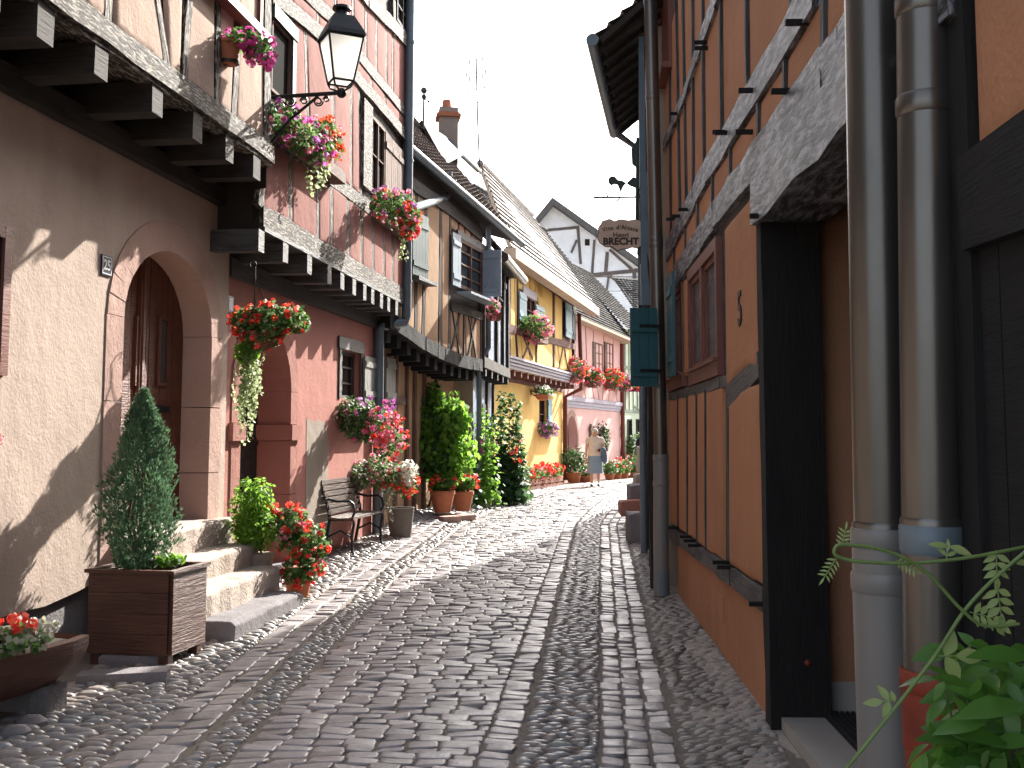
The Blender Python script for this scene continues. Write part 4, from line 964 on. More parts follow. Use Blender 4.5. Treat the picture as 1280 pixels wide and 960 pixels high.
m=MB(); u=FG.uv(804.5,500)[0]; FG.beam(m,(u,0),(u,3.0),.28,uvs=True,proud=.1); m.build('corner_post',teald,H)
e0,e1=FG.P(-.1,5.9,.3),FG.P(FG.L+.1,5.9,.3); roof(H,e0,e1,up(e0,3,3.2,FG),up(e1,3,3.2,FG),mat=tiled,ridge=False)
shell(H,FG,0,5.9,5,greenp)
t=thing('hanging_sign','small black double sign on an arm at the green house corner','sign',at(808,494,46)); m=MB(); m.box(at(807,490.5,46),.38,.05,.19); m.box(at(807.5,499,46),.46,.05,.19); m.build('sign_plate',iron,t); m=MB(); m.tube([at(803,485,46),at(813,485,46)],.02,6); m.build('bracket',iron,t)
# far white house closing the street
t=thing('white_house','small white rendered house closing the far end of the street','house',(8.5,52,0)); FW=Facade((6.4,50.5),(11.5,53.5),1)
m=MB(); m.sheet(FW,[(0,-.1),(FW.L,-.1),(FW.L,6.4),(0,6.4)],[rp((.45,.2,1.1,2.3))],0,.2); m.build('wall',whitep,t); m=MB(); m.sheet(FW,rp((.45,.2,1.1,2.3)),off=-.2); m.build('door',tred,t); shell(t,FW,0,6.4,5,whitep)
e0,e1=FW.P(-.1,6.4,.2),FW.P(FW.L,6.4,.2); roof(t,e0,e1,up(e0,3,3,FW),up(e1,3,3,FW),mat=tiled,ridge=False)
# ------------------------------------------------------------------ gable house behind
YG=58.; FGa=Facade((0,YG),(10,YG),1)
H=thing('gable_house','white timbered gable with grey verge boards rising behind the roofs','house',(4,YG,0))
gp_=[FGa.uv(655,292),FGa.uv(690,252),FGa.uv(809,335)]
m=MB(); m.sheet(FGa,[(gp_[0][0],-.1),(gp_[2][0]-.3,-.1),(gp_[2][0]-.3,gp_[2][1]-.1),gp_[1],gp_[0]],off=0); m.build('wall',whitep,H)
tm=MB()
for a,b,w in [((660,290),(724,284),.24),((722,284),(726,330),.24),((721,300),(714,316),.2),((743,300),(740,345),.22),((759,315),(757,343),.3),((740,344),(797,338),.34),((761,345),(758,366),.2),((763,345),(796,372),.26),((793,338),(793,388),.34),((762,312),(790,337),.24),((742,346),(800,346),.05)]: FGa.beam(tm,a,b,w*.62,proud=.05,jit=.01)
tm.build('timber_frame',tbr if False else simple('grey_brown_timber',(.16,.13,.12),.8,0,.4,5),H)
r=rect(FGa,731,299,737,307); window(FGa,r,H,off=.02,frm=tdk,nx=2,nz=2,gl=darkint)
def verge(a,b,w=.30,d=9,y0=-.5):
    A=FGa.W(*a);B=FGa.W(*b); m=MB(); dd=(B-A).normalized(); n=V((-dd.z,0,dd.x)); n=n if n.z>0 else -n
    m.add([A+V((0,y0,0)),B+V((0,y0,0)),B+V((0,d,0)),A+V((0,d,0)),A-n*w+V((0,y0,0)),B-n*w+V((0,y0,0)),B-n*w+V((0,d,0)),A-n*w+V((0,d,0))],[(0,1,2,3),(7,6,5,4),(0,4,5,1),(1,5,6,2),(3,2,6,7),(3,7,4,0)]); m.build('roof',simple('grey_verge_board',(.13,.125,.12),.8,0,.3,4),H)
verge((650,298),(690,249)); verge((690,249),(812,336),y0=-.503)
shell(H,FGa,0,9,8,whitep)
m=MB(); g=at(806,338,57.2); m.tube([g,at(800,343,57.2),at(799,372,57.2)],.10,8); m.build('gutter_pipe',zincd,H)
#MARK-OCHRE
# ------------------------------------------------------------------ HOUSE O : ochre house on the right
FO=Facade((1.39+.042*(.2-5.72),.2),(1.585,10.36),-1)
H=thing('half_timbered_house','ochre half-timbered house with deep dark gateway, filling the right side','house',(1.4,6,0),'half-timbered houses along the street')
uo=lambda y:(y-.2)/FO.d.y
yG0,yG1=3.12,5.72
gL=FO.uv(957,285)[1]; zG=gL
ztO=7.6
m=MB(); m.sheet(FO,[(0,-.15),(uo(yG0),-.15),(uo(yG0),zG),(uo(yG1),zG),(uo(yG1),-.15),(FO.L,-.15),(FO.L,ztO),(0,ztO)],off=0); m.build('wall_frame',tgr,H)
# plinth (ochre render below base beam)
bb=[(842,664),(880,692),(920,720),(963,752)]
pm=MB(); base=[FO.uv(846,752),FO.uv(966,905)]; zb0=FO.uv(842,672)[1]; 
pm.sheet(FO,[(uo(yG1)+.02,-.15),(FO.L,-.15),(FO.L,FO.uv(843,668)[1]),(FO.uv(900,707)[0],FO.uv(900,707)[1]),(uo(yG1)+.02,FO.uv(962,757)[1])],off=.018,odepth=.03); pm.build('plinth_wall',ochred,H)
pm=MB(); sm=MB(); bm_=MB()
U=[(836,319),(889,215),(1005,25),(1030,-20)]; Lb=[(835,368),(851,345),(899,269),(1039,87),(1060,60),(1145,-50)]
U=[(820,350)]+U; Lb=[(825,385)]+Lb[1:]
# panels above U : long posts
topO=linez(FO,ztO,842,1200)
topO=linez(FO,5.6,842,1100)
ups=[(838,836),(846,848),(858,861),(884,880),(909,907),(938,955),(980,990),(1035,1040)]
zone(FO,pm,[(831,833),(841,843),(850,855),(858,863),(871,872),(883,886),(905,909),(937,942),(975,1000)],topO,U,.028,.03,.085,th=.028)
lows=[832,847,861,877,896,919,955,989,1039,1075]
zone(FO,pm,lows,U,Lb,.028,.09,.09,th=.028)
far=linez(FO,ztO,1045,1300); 
zone(FO,pm,[1045,1105,1180],topO,[(1040,-40),(1200,-300)],.05,.03,.03,th=.028)
# panel P1 with number, P2 below, windows band
lint=[(900,292),(950,262)]
pm.pillow(FO,[FO.uv(x,y) for x,y in [(911,284),(953,234),(953,262),(955,466),(940,458),(913,486)]],0,.032,.03)
pm.pillow(FO,[FO.uv(x,y) for x,y in [(856,350),(866,345),(868,470),(858,470)]],0,.03,.02)
pm.pillow(FO,[FO.uv(x,y) for x,y in [(836,352),(841,343),(848,340),(848,349),(837,362)]],0,.03,.02)
lp=[(836.5,850.5),(851.5,862.5),(863.5,874.5),(875.5,886),(887,908)]
for a,b in lp:
    pm.pillow(FO,[FO.uv(a+.3,500-(a-836)*.25),FO.uv(b-.6,500-(b-836)*.25),FO.uv(b-.4,pl(bb,b)-11),FO.uv(a+.8,pl(bb,a)-9)],0,.032,.022)
pm.pillow(FO,[FO.uv(x,y) for x,y in [(916,492),(953,478),(957,497),(960,733),(940,722),(917,706)]],0,.034,.03)
pm.pillow(FO,[FO.uv(x,y) for x,y in [(1208,-60),(1330,-300),(1330,140),(1206,205)]],0,.034,.04) if False else None
pm.build('plaster_panels',ochre,H)
tp=MB()
for a,b in ((841,843),(850,855),(858,863),(871,872),(883,886),(905,909),(937,942),(985,1000)):
    FO.beam(tp,(a,pl(topO,a)),(b,pl(U,b)),.045,proud=.046,back=.0,jit=.003)
for a in lows[:-1]: FO.beam(tp,(a,pl(U,a)),(a+.5,pl(Lb,a)),.05,proud=.042,back=.0,jit=.003)
tp.build('timber_frame',tgr,H)
for a in (851,863,875,886.5): tp=MB(); FO.beam(tp,(a,500-(a-836)*.25),(a+.6,pl(bb,a)-6),.022,proud=.037,back=.0,jit=.002); tp.build('stud',tgr,H)
w_=(FO.uv(833,0)[0],FO.uv(838,95)[1],FO.uv(843,0)[0],FO.uv(838,-40)[1]); w_=(min(w_[0],w_[2]),w_[1],max(w_[0],w_[2]),w_[3]+.6)
m=MB(); blk(m,FO,w_[0],w_[2],w_[1],w_[3],.0,.06); blk(m,FO,w_[0],w_[2],w_[1]-.06,w_[1],.0,.12); m.build('upper_window_frame',winred,H)
bg_=MB(); FO.poly(bg_,[(833,190),(862,120),(878,70),(903,0),(915,-30)],.11,proud=.06,back=.0,jit=.006); FO.poly(bg_,U,.19,proud=.05,back=.05,jit=.009); FO.poly(bg_,Lb,.20,proud=.05,back=.05,jit=.010)
A_=FO.uv(951,268);B_=FO.uv(1060,130); zl_=gL+.13
FO.beam(bg_,(uo(yG1)+.12,zl_),(uo(yG0)-.25,zl_),.26,proud=.085,back=.3,jit=.012,uvs=True); bg_.build('lintel_and_rails',tsl,H)
bs_=MB(); FO.poly(bs_,bb,.12,proud=.045,back=.03,jit=.008); bs_.build('base_beam',tgr,H)
for p in [(848,661),(860,671),(866,676),(873,683),(905,702),(911,708)]:
    pass
pegs=[(984,114,1),(936,165,1),(905,165,0),(1003,28,1),(940,113,0),(908,166,0),(843,274,0),(850,270,0),(955,270,1),(848,142,0),(880,53,0),(881,60,0),(859,262,0),(846,660,2),(861,671,2),(866,676,2),(872,682,2),(905,703,2),(911,709,2),(954,755,2)]
for px,py,k in pegs:
    m=MB(); p=FO.W(px,py,.05); m.prism(p-FO.n*.05,p+FO.n*.075,FO.d,V((0,0,1)),.014,.012); m.build('timber_peg',tblk,H)
# number 5
u,z=FO.uv(932,388); text('5',.30,iron,'house_number',H,FO.P(u,z,.034),-FO.d,(0,0,1),.006,bold=.004)
# little vent in plinth
r=rect(FO,899,738,909,780); m=MB(); blk(m,FO,*[r[0],r[2],r[1],r[3]],.018,.026); v_=m.build('meter_cover',ochred,H)
# windows of O
r=rect(FO,866,345,905,478); r=(FO.uv(904,400)[0],FO.uv(885,476)[1],FO.uv(866,400)[0],FO.uv(885,316)[1])
def bigwin(r):
    u0,z0,u1,z1=r; m=MB(); 
    m.sheet(FO,[(u0,z0),(u1,z0),(u1,z1),(u0,z1)],[rp((u0+.07,z0+.13,(u0+u1)/2-.03,z1-.09)),rp(((u0+u1)/2+.03,z0+.13,u1-.07,z1-.09))],off=.045,depth=.09,odepth=.05)
    blk(m,FO,u0,u1,z0+.10,z0+.125,.045,.075)
    w=m.build('window',winred,H); g=MB(); g.sheet(FO,rp((u0+.02,z0+.05,u1-.02,z1-.02)),off=-.035); g.build('pane',simple('dark_reddish_pane',(.045,.014,.010),.5,0,.2,3,0,spec=.1),w)
    f=MB()
    for a,b in ((u0+.07,(u0+u1)/2-.03),((u0+u1)/2+.03,u1-.07)):
        for q in (a+.02,b-.02): f.prism(FO.P(q,z0+.13,.0),FO.P(q,z1-.09,.0),FO.d,FO.n,.02,.02)
        for z in (z0+.15,z1-.11): f.prism(FO.P(a+.04,z,.0),FO.P(b-.04,z,.0),V((0,0,1)),FO.n,.02,.019)
    f.build('sash',winred,w); return w
bigwin(r)
r2=(FO.uv(858,400)[0],FO.uv(845,488)[1],FO.uv(835.5,400)[0],FO.uv(845,362)[1]); bigwin(r2)
us_=FO.uv(857,400)[0]
zS0,zS1=FO.uv(850,474)[1],FO.uv(850,349)[1]
# shutter folded back on the wall and shutter standing open across the street
shutter(FO,(us_-.12,zS0,us_+.30,zS1),H,teal,off=.12,label='teal shutter folded back against the wall')
p=FO.P(r2[2]+.0,0,.06); 
pA=at(788.5,488,10.1);pB=at(822,488,10.15); zs0=at(805,483,10.1).z; zs1=at(805,385,10.1).z
m=MB(); wv=(V((pB.x,pB.y,0))-V((pA.x,pA.y,0))); wd=wv.normalized(); tn=V((-wd.y,wd.x,0)); A=V((pA.x,pA.y,zs0));L=wv.length
for i in range(3): 
    c0=A+wd*(L*(i+.5)/3); m.prism(c0,c0+V((0,0,zs1-zs0)),wd,tn,L/6-.002,.016)
for t in (.17,.74): c0=A+V((0,0,(zs1-zs0)*t))-tn*.024; m.prism(c0+wd*.01,c0+wd*(L-.01),V((0,0,1)),tn,.035,.012)
s_=m.build('shutter',teal,H); s_['label']='dark teal shutter standing open across the drainpipe'
m=MB(); 
for t in (.2,.77): c0=A+V((0,0,(zs1-zs0)*t))-tn*.04; m.prism(c0+wd*.08,c0+wd*(L+.03),V((0,0,1)),tn,.014,.004)
m.build('shutter_hinge',iron,s_)
# rail under windows
rb_=MB(); FO.poly(rb_,[(837,498),(866,490),(905,478),(914,476)],.08,proud=.03); FO.beam(rb_,(915,497),(955,455),.15,proud=.03,jit=.01)
for a in (913,): FO.beam(rb_,(911,285),(914,712),.05,proud=.02)
rb_.build('timber_frame',tgr,H)
# gate post with deep reveal
m=MB(); yP=yG1; P0=FO.P(uo(yG1)+.13,0,0)
c=FO.P(uo(yG1)+.07,0,-.10)
m.prism(V((c.x,c.y,.02)),V((c.x,c.y,zG+.05)),FO.d,FO.n,.072,.155,jit=.003,seg=10); m.build('gate_post',tblk,H)
m=MB(); c=FO.P(uo(yG0)-.10,0,-.10); m.prism(V((c.x,c.y,.02)),V((c.x,c.y,zG+.05)),FO.d,FO.n,.072,.155,jit=.003,seg=10); m.build('gate_post',tblk,H)
# porch
def fq(pts,mat,name): 
    m=MB(); m.add(pts,[(0,1,2,3)],[[(0,0),(1,0),(1,1),(0,1)]],.5); return m.build(name,mat,H)
xb=-1.05; ue=uo(yG1)+.13; us0=uo(yG0)-.17
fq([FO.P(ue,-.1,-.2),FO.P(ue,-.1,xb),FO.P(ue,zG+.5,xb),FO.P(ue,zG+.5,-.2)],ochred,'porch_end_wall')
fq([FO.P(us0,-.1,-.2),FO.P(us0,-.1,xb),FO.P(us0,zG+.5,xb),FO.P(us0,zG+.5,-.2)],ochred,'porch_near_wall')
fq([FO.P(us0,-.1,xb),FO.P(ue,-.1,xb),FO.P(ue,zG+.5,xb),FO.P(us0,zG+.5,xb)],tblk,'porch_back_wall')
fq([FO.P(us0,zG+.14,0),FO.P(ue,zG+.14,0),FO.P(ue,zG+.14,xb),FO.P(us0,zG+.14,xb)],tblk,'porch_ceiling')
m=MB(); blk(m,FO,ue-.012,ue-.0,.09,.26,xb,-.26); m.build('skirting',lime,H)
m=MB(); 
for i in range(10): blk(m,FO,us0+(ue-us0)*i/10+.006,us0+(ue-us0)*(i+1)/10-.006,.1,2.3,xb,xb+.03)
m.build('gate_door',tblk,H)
m=MB(); blk(m,FO,us0,ue-.02,-.1,.105,-1.05,-.0); m.build('threshold',lime,H)
m=MB(); 
for i in range(26): blk(m,FO,us0+.15,ue-.06,.106,.122,-.95+i*.028,-.935+i*.028)
blk(m,FO,us0+.15,ue-.06,.1055,.112,-.95,-.22); m.build('door_mat',matm,H)
# near bay: ochre panel over dark boarded gate
zN=FO.uv(1211,219)[1]; un=uo(yG0)-.22
m=MB(); m.pillow(FO,[(.1,zN+.03),(un-.07,zN+.03),(un-.07,5.4),(.1,5.4)],0,.034,.04); m.build('near_plaster_panel',ochre,H)
m=MB(); FO.beam(m,(.0,zN-.11),(un-.05,zN-.11),.26,proud=.07,back=.05,jit=.01,uvs=True); FO.beam(m,(un,0),(un,5.4),.13,proud=.05,uvs=True); m.build('near_timbers',tblk,H)
m=MB(); 
for i in range(14): blk(m,FO,i*un/14+.004,(i+1)*un/14-.004,.05,zN-.09,.0,.03)
m.build('boarded_gate',tblk,H)
shell(H,FO,0,ztO,.0001+1.2,tblk,name='back_wall'); 
m=MB(); 
q=[FO.P(FO.L,0,0),FO.P(FO.L,0,-6),FO.P(FO.L,ztO,-6),FO.P(FO.L,ztO,0)]; m.add(q,[(0,1,2,3)],[[(0,0),(6,0),(6,7),(0,7)]],.5); m.build('side_wall',ochre,H)
e0,e1=FO.P(0,ztO-.05,.3),FO.P(FO.L+.15,ztO-.05,.3); roof(H,e0,e1,up(e0,4,3.4,FO),up(e1,4,3.4,FO),ridge=False); deck(H,e0,e1,up(e0,4,3.4,FO),up(e1,4,3.4,FO),tdk)
# drainpipes of O
def pipe(parent,pts,rad,mat,collars=(),name='drainpipe',cr=1.06):
    m=MB(); m.tube(pts,rad,20)
    for z in collars:
        for a,b in zip(pts[:-1],pts[1:]):
            if min(a.z,b.z)<=z<=max(a.z,b.z): t=(z-a.z)/(b.z-a.z); c=V(a).lerp(V(b),t); m.lathe(c,[(rad*1.02,-.03),(rad*cr,-.022),(rad*cr,.022),(rad*1.02,.03)],20); break
    return m.build(name,mat,parent)
Yp=3.3
t1,b1=at(1092,-60,Yp),at(1107,668,Yp); b1b=at(1108,735,Yp); g1=V((b1b.x+.005,b1b.y,.0)); 
c=lambda py,X=1097: at(X,py,Yp).z
pipe(H,[t1,b1],.092,zinc,(c(664),),name='drainpipe')
pipe(H,[b1,b1b],.098,pvc,(c(672),c(727),c(737)),name='pipe_sleeve',cr=1.05)
o=pipe(H,[b1b,g1],.098,pvc,(),name='pipe_standpipe'); o['label']='grey-beige lower pipe section'
Yq=3.02; t2,b2=at(1155,-60,Yq),at(1167,846,Yq); 
c2=lambda py: at(1160,py,Yq).z
pipe(H,[t2,b2],.079,zinc,(c2(133),c2(8),c2(660)),name='drainpipe')
m=MB(); m.lathe(V(t2).lerp(V(b2),(c2(678)-t2.z)/(b2.z-t2.z)),[(.082,-.03),(.086,-.02),(.086,.045),(.082,.05)],20); m.build('pipe_clamp',zincd,H)
o=pipe(H,[b2,at(1168,915,Yq)],.084,pipered,(c2(850),)); o['label']='red painted lower pipe section'
o=pipe(H,[at(1168,915,Yq),V((at(1168,915,Yq).x,Yq,0))],.078,pipered,(c2(922),))
m=MB(); m.ball(FO.P(uo(yG1)-.0,.38,-.14)-FO.d*.0,.018); m.build('post_stud',pipered,H)
# far pipe
m=MB(); a=at(812,-40,10.30);b=at(826.5,740,10.30); b.z=gz(b.x,b.y); 
pipe(H,[a,at(826,570,10.3)],.066,zinc,(at(820,122,10.3).z,at(820,300,10.3).z,at(820,306,10.3).z,at(820,480,10.3).z))
pipe(H,[at(826,570,10.3),b],.072,pvc,(at(820,572,10.3).z,at(820,604,10.3).z),name='pipe_standpipe')
m=MB(); a=at(826.8,712,10.3); m.tube([a,V((a.x,a.y,gz(a.x,a.y)))],.074,16); m.build('pipe_foot',zincd,H)
# ------------------------------------------------------------------ right row beyond the ochre house
H=thing('house','blue-grey house beyond the ochre one, with deep dark eaves over the street','house',(1.6,12.4,0),None)
F2=Facade((1.40,10.85),(1.79,14.2),-1)
zE=at(775,163,13.96).z
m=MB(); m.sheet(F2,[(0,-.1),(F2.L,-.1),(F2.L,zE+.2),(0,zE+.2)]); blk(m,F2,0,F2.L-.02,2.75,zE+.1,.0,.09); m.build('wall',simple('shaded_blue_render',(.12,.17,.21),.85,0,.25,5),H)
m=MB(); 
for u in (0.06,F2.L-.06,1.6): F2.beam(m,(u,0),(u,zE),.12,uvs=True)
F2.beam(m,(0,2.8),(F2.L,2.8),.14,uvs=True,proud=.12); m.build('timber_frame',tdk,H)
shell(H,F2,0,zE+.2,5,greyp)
e0=V((.87,10.6,zE)); e1=V((1.40,13.96,zE)); n2=V((-1,.1,0)).normalized()
r0=e0-n2*4+V((0,0,3.4));r1=e1-n2*4+V((0,0,3.4))
roof(H,e0,e1,r0,r1); deck(H,e0,e1,r0,r1,tdk)
m=MB()
for i in range(10):
    p=e0.lerp(e1,(i+.5)/10); m.prism(p+V((0,0,-.07)),p-n2*.7+V((0,0,.46)),(e1-e0).normalized(),V((0,0,1)),.035,.05)
m.build('rafters',tdk,H)
m=MB(); m.tube([e0+V((-.06,0,-.03)),e1+V((-.05,0.05,-.03))],.065,12); m.build('gutter',zincd,H)
m=MB(); p=e1+V((-.03,-.3,-.02)); m.tube([p,p+V((0,0,-.12)),V((F2.P(F2.L-.35,0,.1).x,p.y,zE-.35)),V((F2.P(F2.L-.35,0,.1).x,p.y,.1))],.045,10); m.build('drainpipe',zincd,H)
def plainhouse(p0,p1,h,mat,label,rise=3.4,oh=.45,dep=5):
    F=Facade(p0,p1,-1); c=(F.P(F.L/2,0)); H=thing('house',label,'house',(c.x,c.y,gz(c.x,c.y)))
    wins=[(F.L*(i+.5)/max(1,int(F.L/1.8))-.4,z,F.L*(i+.5)/max(1,int(F.L/1.8))+.4,z+1.1) for i in range(max(1,int(F.L/1.8))) for z in (1.1,3.6)]
    m=MB(); m.sheet(F,[(0,-.1),(F.L,-.1),(F.L,h+.2),(0,h+.2)],[rp(w) for w in wins],0,.15); m.build('wall',mat,H)
    for w in wins: window(F,w,H,off=-.1,frm=tbr)
    shell(H,F,0,h+.2,dep,mat); e0,e1=F.P(-.05,h,oh),F.P(F.L+.05,h,oh); a,b=up(e0,4,rise,F),up(e1,4,rise,F)
    roof(H,e0,e1,a,b,ridge=False); deck(H,e0,e1,a,b,tdk); return F
def shadow_pt(x,y,h): return (x-h*.75,y-h*1.397)
B3=plainhouse((3.0,15.3),(4.6,20.1),7.6,pinkp,'unseen plastered house behind the ochre house, placed to shade the near street')  # added out of view; its eave throws the near street shadow
B4=plainhouse((4.65,20.2),(6.2,24.5),7.6,whitep,'unseen plastered house where the street begins to bend, placed to shade the setts')  # also unseen, positioned so the shadow edge continues across the setts
B5=plainhouse((6.25,24.6),(8.8,34.8),7.6,tanp,'long unseen plastered house along the far bend, placed for its eave shadow')  # unseen shadow caster for the far end of the street
# hanging shop sign
t=thing('shop_sign','brown scalloped shop sign with dark lettering hanging from a wrought iron bracket','sign',at(776,330,13.0))
Ys=11.0; out=[(751,281),(753,277),(762,274),(768,277),(775,274.5),(785,276),(795,275),(801,277),(804.5,282),(803,290),(804.5,298),(803,306),(797,310),(790,309),(784,311),(777,311),(772,313),(765,308),(757,308),(750,303),(747,297),(749,290),(748,285)]
m=MB(); pts=[at(x,y,Ys) for x,y in out]; n=len(pts); dy=V((0,.02,0)); vs=[p-dy for p in pts]+[p+dy for p in pts]
m.add(vs,[tuple(range(n)),tuple(range(2*n-1,n-1,-1))]+[(i,n+i,n+(i+1)%n,(i+1)%n) for i in range(n)]); b_=m.build('sign_board',signb,t,smooth=False)
m=MB(); m.tube(pts+[pts[0]],.008,6); m.build('board_rim',copper,b_)
text('BRECHT',.099,signl,'lettering',b_,at(776,302,Ys-.024),(1,0,0),(0,0,1),.002,bold=.004)
text('Henri',.071,signl,'lettering',b_,at(776,293.8,Ys-.024),(1,0,0),(0,0,1),.002,bold=.001)
s_="Vins d'Alsace"; 
for i,ch in enumerate(s_):
    k=(i-(len(s_)-1)/2)/((len(s_)-1)/2); 
    if ch!=' ': text(ch,.064,signl,'lettering',b_,at(775.5+k*20.5,284.2+k*k*3.0,Ys-.024),(1,0,-k*.22),(k*.22,0,1),.002,bold=.0005)
m=MB(); a=at(806,276,Ys);b=at(806,190,Ys)
m.tube([at(797,172,Ys),at(796,277,Ys)],.018,6); m.tube([at(801,200,Ys),at(801,330,Ys)],.012,6); 
m.tube([at(742,247,Ys),at(815,246,Ys)],.011,6); m.tube([at(760,247,Ys),at(758,241,Ys)],.008,5); m.tube([at(775,247,Ys),at(771,252,Ys)],.008,5)
for cx,cy,r in ((804,240,6),(805,251,5),(806,262,4)): m.tube([at(cx+r*math.cos(q),cy+r*math.sin(q),Ys) for q in np.linspace(0,5.2,14)],.007,5)
for px in (752,798): m.tube([at(px,262,Ys),at(px,277,Ys)],.004,4)
m.tube([at(752,247,Ys),at(752,277,Ys)],.004,4)
m.tube([at(800,310,Ys),at(806,300,Ys)],.012,5); m.build('bracket',copper,t)
m=MB()
def flat(pl_): 
    p=[at(x,y,Ys) for x,y in pl_]; n=len(p); d=V((0,.008,0)); m.add([q-d for q in p]+[q+d for q in p],[tuple(range(n)),tuple(range(2*n-1,n-1,-1))]+[(i,n+i,n+(i+1)%n,(i+1)%n) for i in range(n)])
m=MB(); flat([(760,224),(764,220),(769,221),(772,225),(778,226),(783,229),(780,232),(778,236),(776,241),(774,236),(772,231),(768,230),(764,232),(761,229)]); m.build('vine_leaf_ornament',copper,t)
m=MB(); flat([(783,229),(788,224),(792,221),(797,224),(797,236),(792,234),(787,232)]); m.build('vine_leaf_ornament',copper,t)
m=MB(); flat([(797,300),(806,292),(810,330),(796,318)]); m.build('vine_leaf_ornament',copper,t)
m=MB(); flat([(789,186),(795,176),(796,210),(790,205)]); m.build('vine_leaf_ornament',copper,t)

# steps and troughs by the right side
t=thing('stone_steps','brown stone steps stacked behind the foot of the far drainpipe','steps',gp(2.0,17.2))
def bstone(px0,px1,py0,py1,Y,dep,mat,name,parent,label=None,rz=0):
    a=at(px0,py0,Y);b=at(px1,py1,Y); m=MB(); c=(a+b)/2; w=abs(b.x-a.x);h=abs(a.z-b.z)
    n=6
    m.prism(V((a.x,Y+dep/2,c.z)),V((b.x,Y+dep/2,c.z)),V((0,1,0)),V((0,0,1)),dep/2,h/2,jit=.015,seg=n); o=m.build(name,mat,parent,smooth=False); bv=o.modifiers.new('b','BEVEL'); bv.width=.03; bv.segments=3; bv.limit_method='ANGLE'
    if label: o['label']=label
    return o
bstone(776,840,626,645,17.0,.5,sandr,'step',t); bstone(788,850,606,628,17.5,.6,greyst,'step',t); bstone(795,860,592,608,18.0,.5,stepst,'step',t)
o=bstone(786,838,642,682,14.9,.45,greyst,'stone_trough',None); tag(o,'low grey stone trough standing against the wall behind the drainpipe','trough')
o=bstone(799,850,558,592,18.9,.5,stepst,'stone_block',None); tag(o,'rough pale stone block topping the steps behind the drainpipe','stone')
# ------------------------------------------------------------------ wall lantern
t=thing('wall_lantern','black street lantern on a scrolled iron bracket fixed between the beige and red houses','lantern',at(331,125,9.95))
YL=9.8; R0=at(331,122,9.95); R1=at(427,116,9.82); m=MB(); m.tube([R0,R1],.020,8); m.tube([R0+V((0,0,.05)),R0-V((0,0,.55))],.018,8); m.tube([R0+V((.02,0,-.5)),at(362,150,9.9),at(398,120,9.86)],.014,6)
def spiral(cx,cy,r,t0,t1,Y=9.88,w=.008): m.tube([at(cx+r*(1-.6*k)*math.cos(t0+(t1-t0)*k),cy+r*(1-.6*k)*math.sin(t0+(t1-t0)*k),Y) for k in np.linspace(0,1,20)],w,5)
spiral(363,127,7,0,9);spiral(380,126,5,3,12);spiral(398,127,6,0,9);spiral(370,139,5,0,9);spiral(408,124,4,3,12);spiral(350,134,8,1,9)
m.ball(R1,.05); m.build('bracket',iron,t)
def lantern(c0,parent,rot=.45):
    # c0 = joint of the bracket; heights in metres from pixel measures
    Z=lambda py: at(427,py,YL).z
    cx=at(426,100,YL).x; cy=YL
    def ring(h,z): return [V((cx+h*math.cos(rot+math.pi/4+i*math.pi/2)*1.414,cy+h*math.sin(rot+math.pi/4+i*math.pi/2)*1.414,z)) for i in range(4)]
    zb_,zt_,zr=Z(103),Z(50),Z(22); m=MB(); lo=ring(.095,zb_);hi=ring(.165,zt_); hi2=ring(.185,zt_+.015); rt=ring(.095,zr); 
    for i in range(4): m.tube([lo[i],hi[i]],.011,6); m.tube([lo[i],lo[(i+1)%4]],.011,6); m.tube([hi[i],hi[(i+1)%4]],.012,6)
    for i in range(4): m.tube([lo[i],V((cx+(lo[i].x-cx)*.8,cy+(lo[i].y-cy)*.8,zb_-.05)),R1+V((0,0,.0))],.010,6)
    m.build('frame',iron,parent,smooth=False)
    m=MB(); r3=ring(.17,zt_+.06)
    for a,b in ((hi2,r3),(r3,rt)):
        for i in range(4): m.add([a[i],a[(i+1)%4],b[(i+1)%4],b[i]],[(0,1,2,3)])
    m.add(rt,[(0,1,2,3)]); m.lathe((cx,cy,zr),[(.07,0),(.06,.05),(.05,.07),(.09,.075),(.085,.10),(.03,.125),(.0,.13)],16); m.build('lantern_roof',iron,parent,smooth=False)
    m=MB()
    for i in range(4):
        a,b,c,d=[p.lerp(V((cx,cy,p.z)),.05) for p in (lo[i],lo[(i+1)%4],hi[(i+1)%4],hi[i])]; m.add([a,b,c,d],[(0,1,2,3)])
    m.add([p+V((0,0,.006)) for p in lo],[(0,1,2,3)]); m.build('lamp_glass',lampg,parent)
lantern(R1,t)
# ------------------------------------------------------------------ flowers
def sb(px,py,Y,rx,ry,rz): return (at(px,py,Y),rx,ry,rz)
def flowers(name,label,cat,bl,nl,cols,group=None,loc=None,leaf=leafG,L=.055,rad=.032,extra=None,nbase=1,parentloc=None,shell=.85,pet=9):
    t=thing(name,label,cat,loc if loc is not None else (bl[0][0]-V((0,0,bl[0][3]))),group)
    foliage(bl,nl,L,L*.85,leaf,t)
    for (m_,nf,bb_) in cols: blossoms(bb_ or bl,nf,rad,m_,t,shell=shell,pet=pet)
    return t
def fbox(F,u0,u1,z,parent,mat=tbr,h=.13,d=.16,o=.05,name='flower_trough'):
    m=MB(); A=F.P(u0,z+h/2,o+d/2);B=F.P(u1,z+h/2,o+d/2); m.prism(A,B,V((0,0,1)),F.n,h/2,d/2,jit=.003,seg=3); return m.build(name,mat,parent)
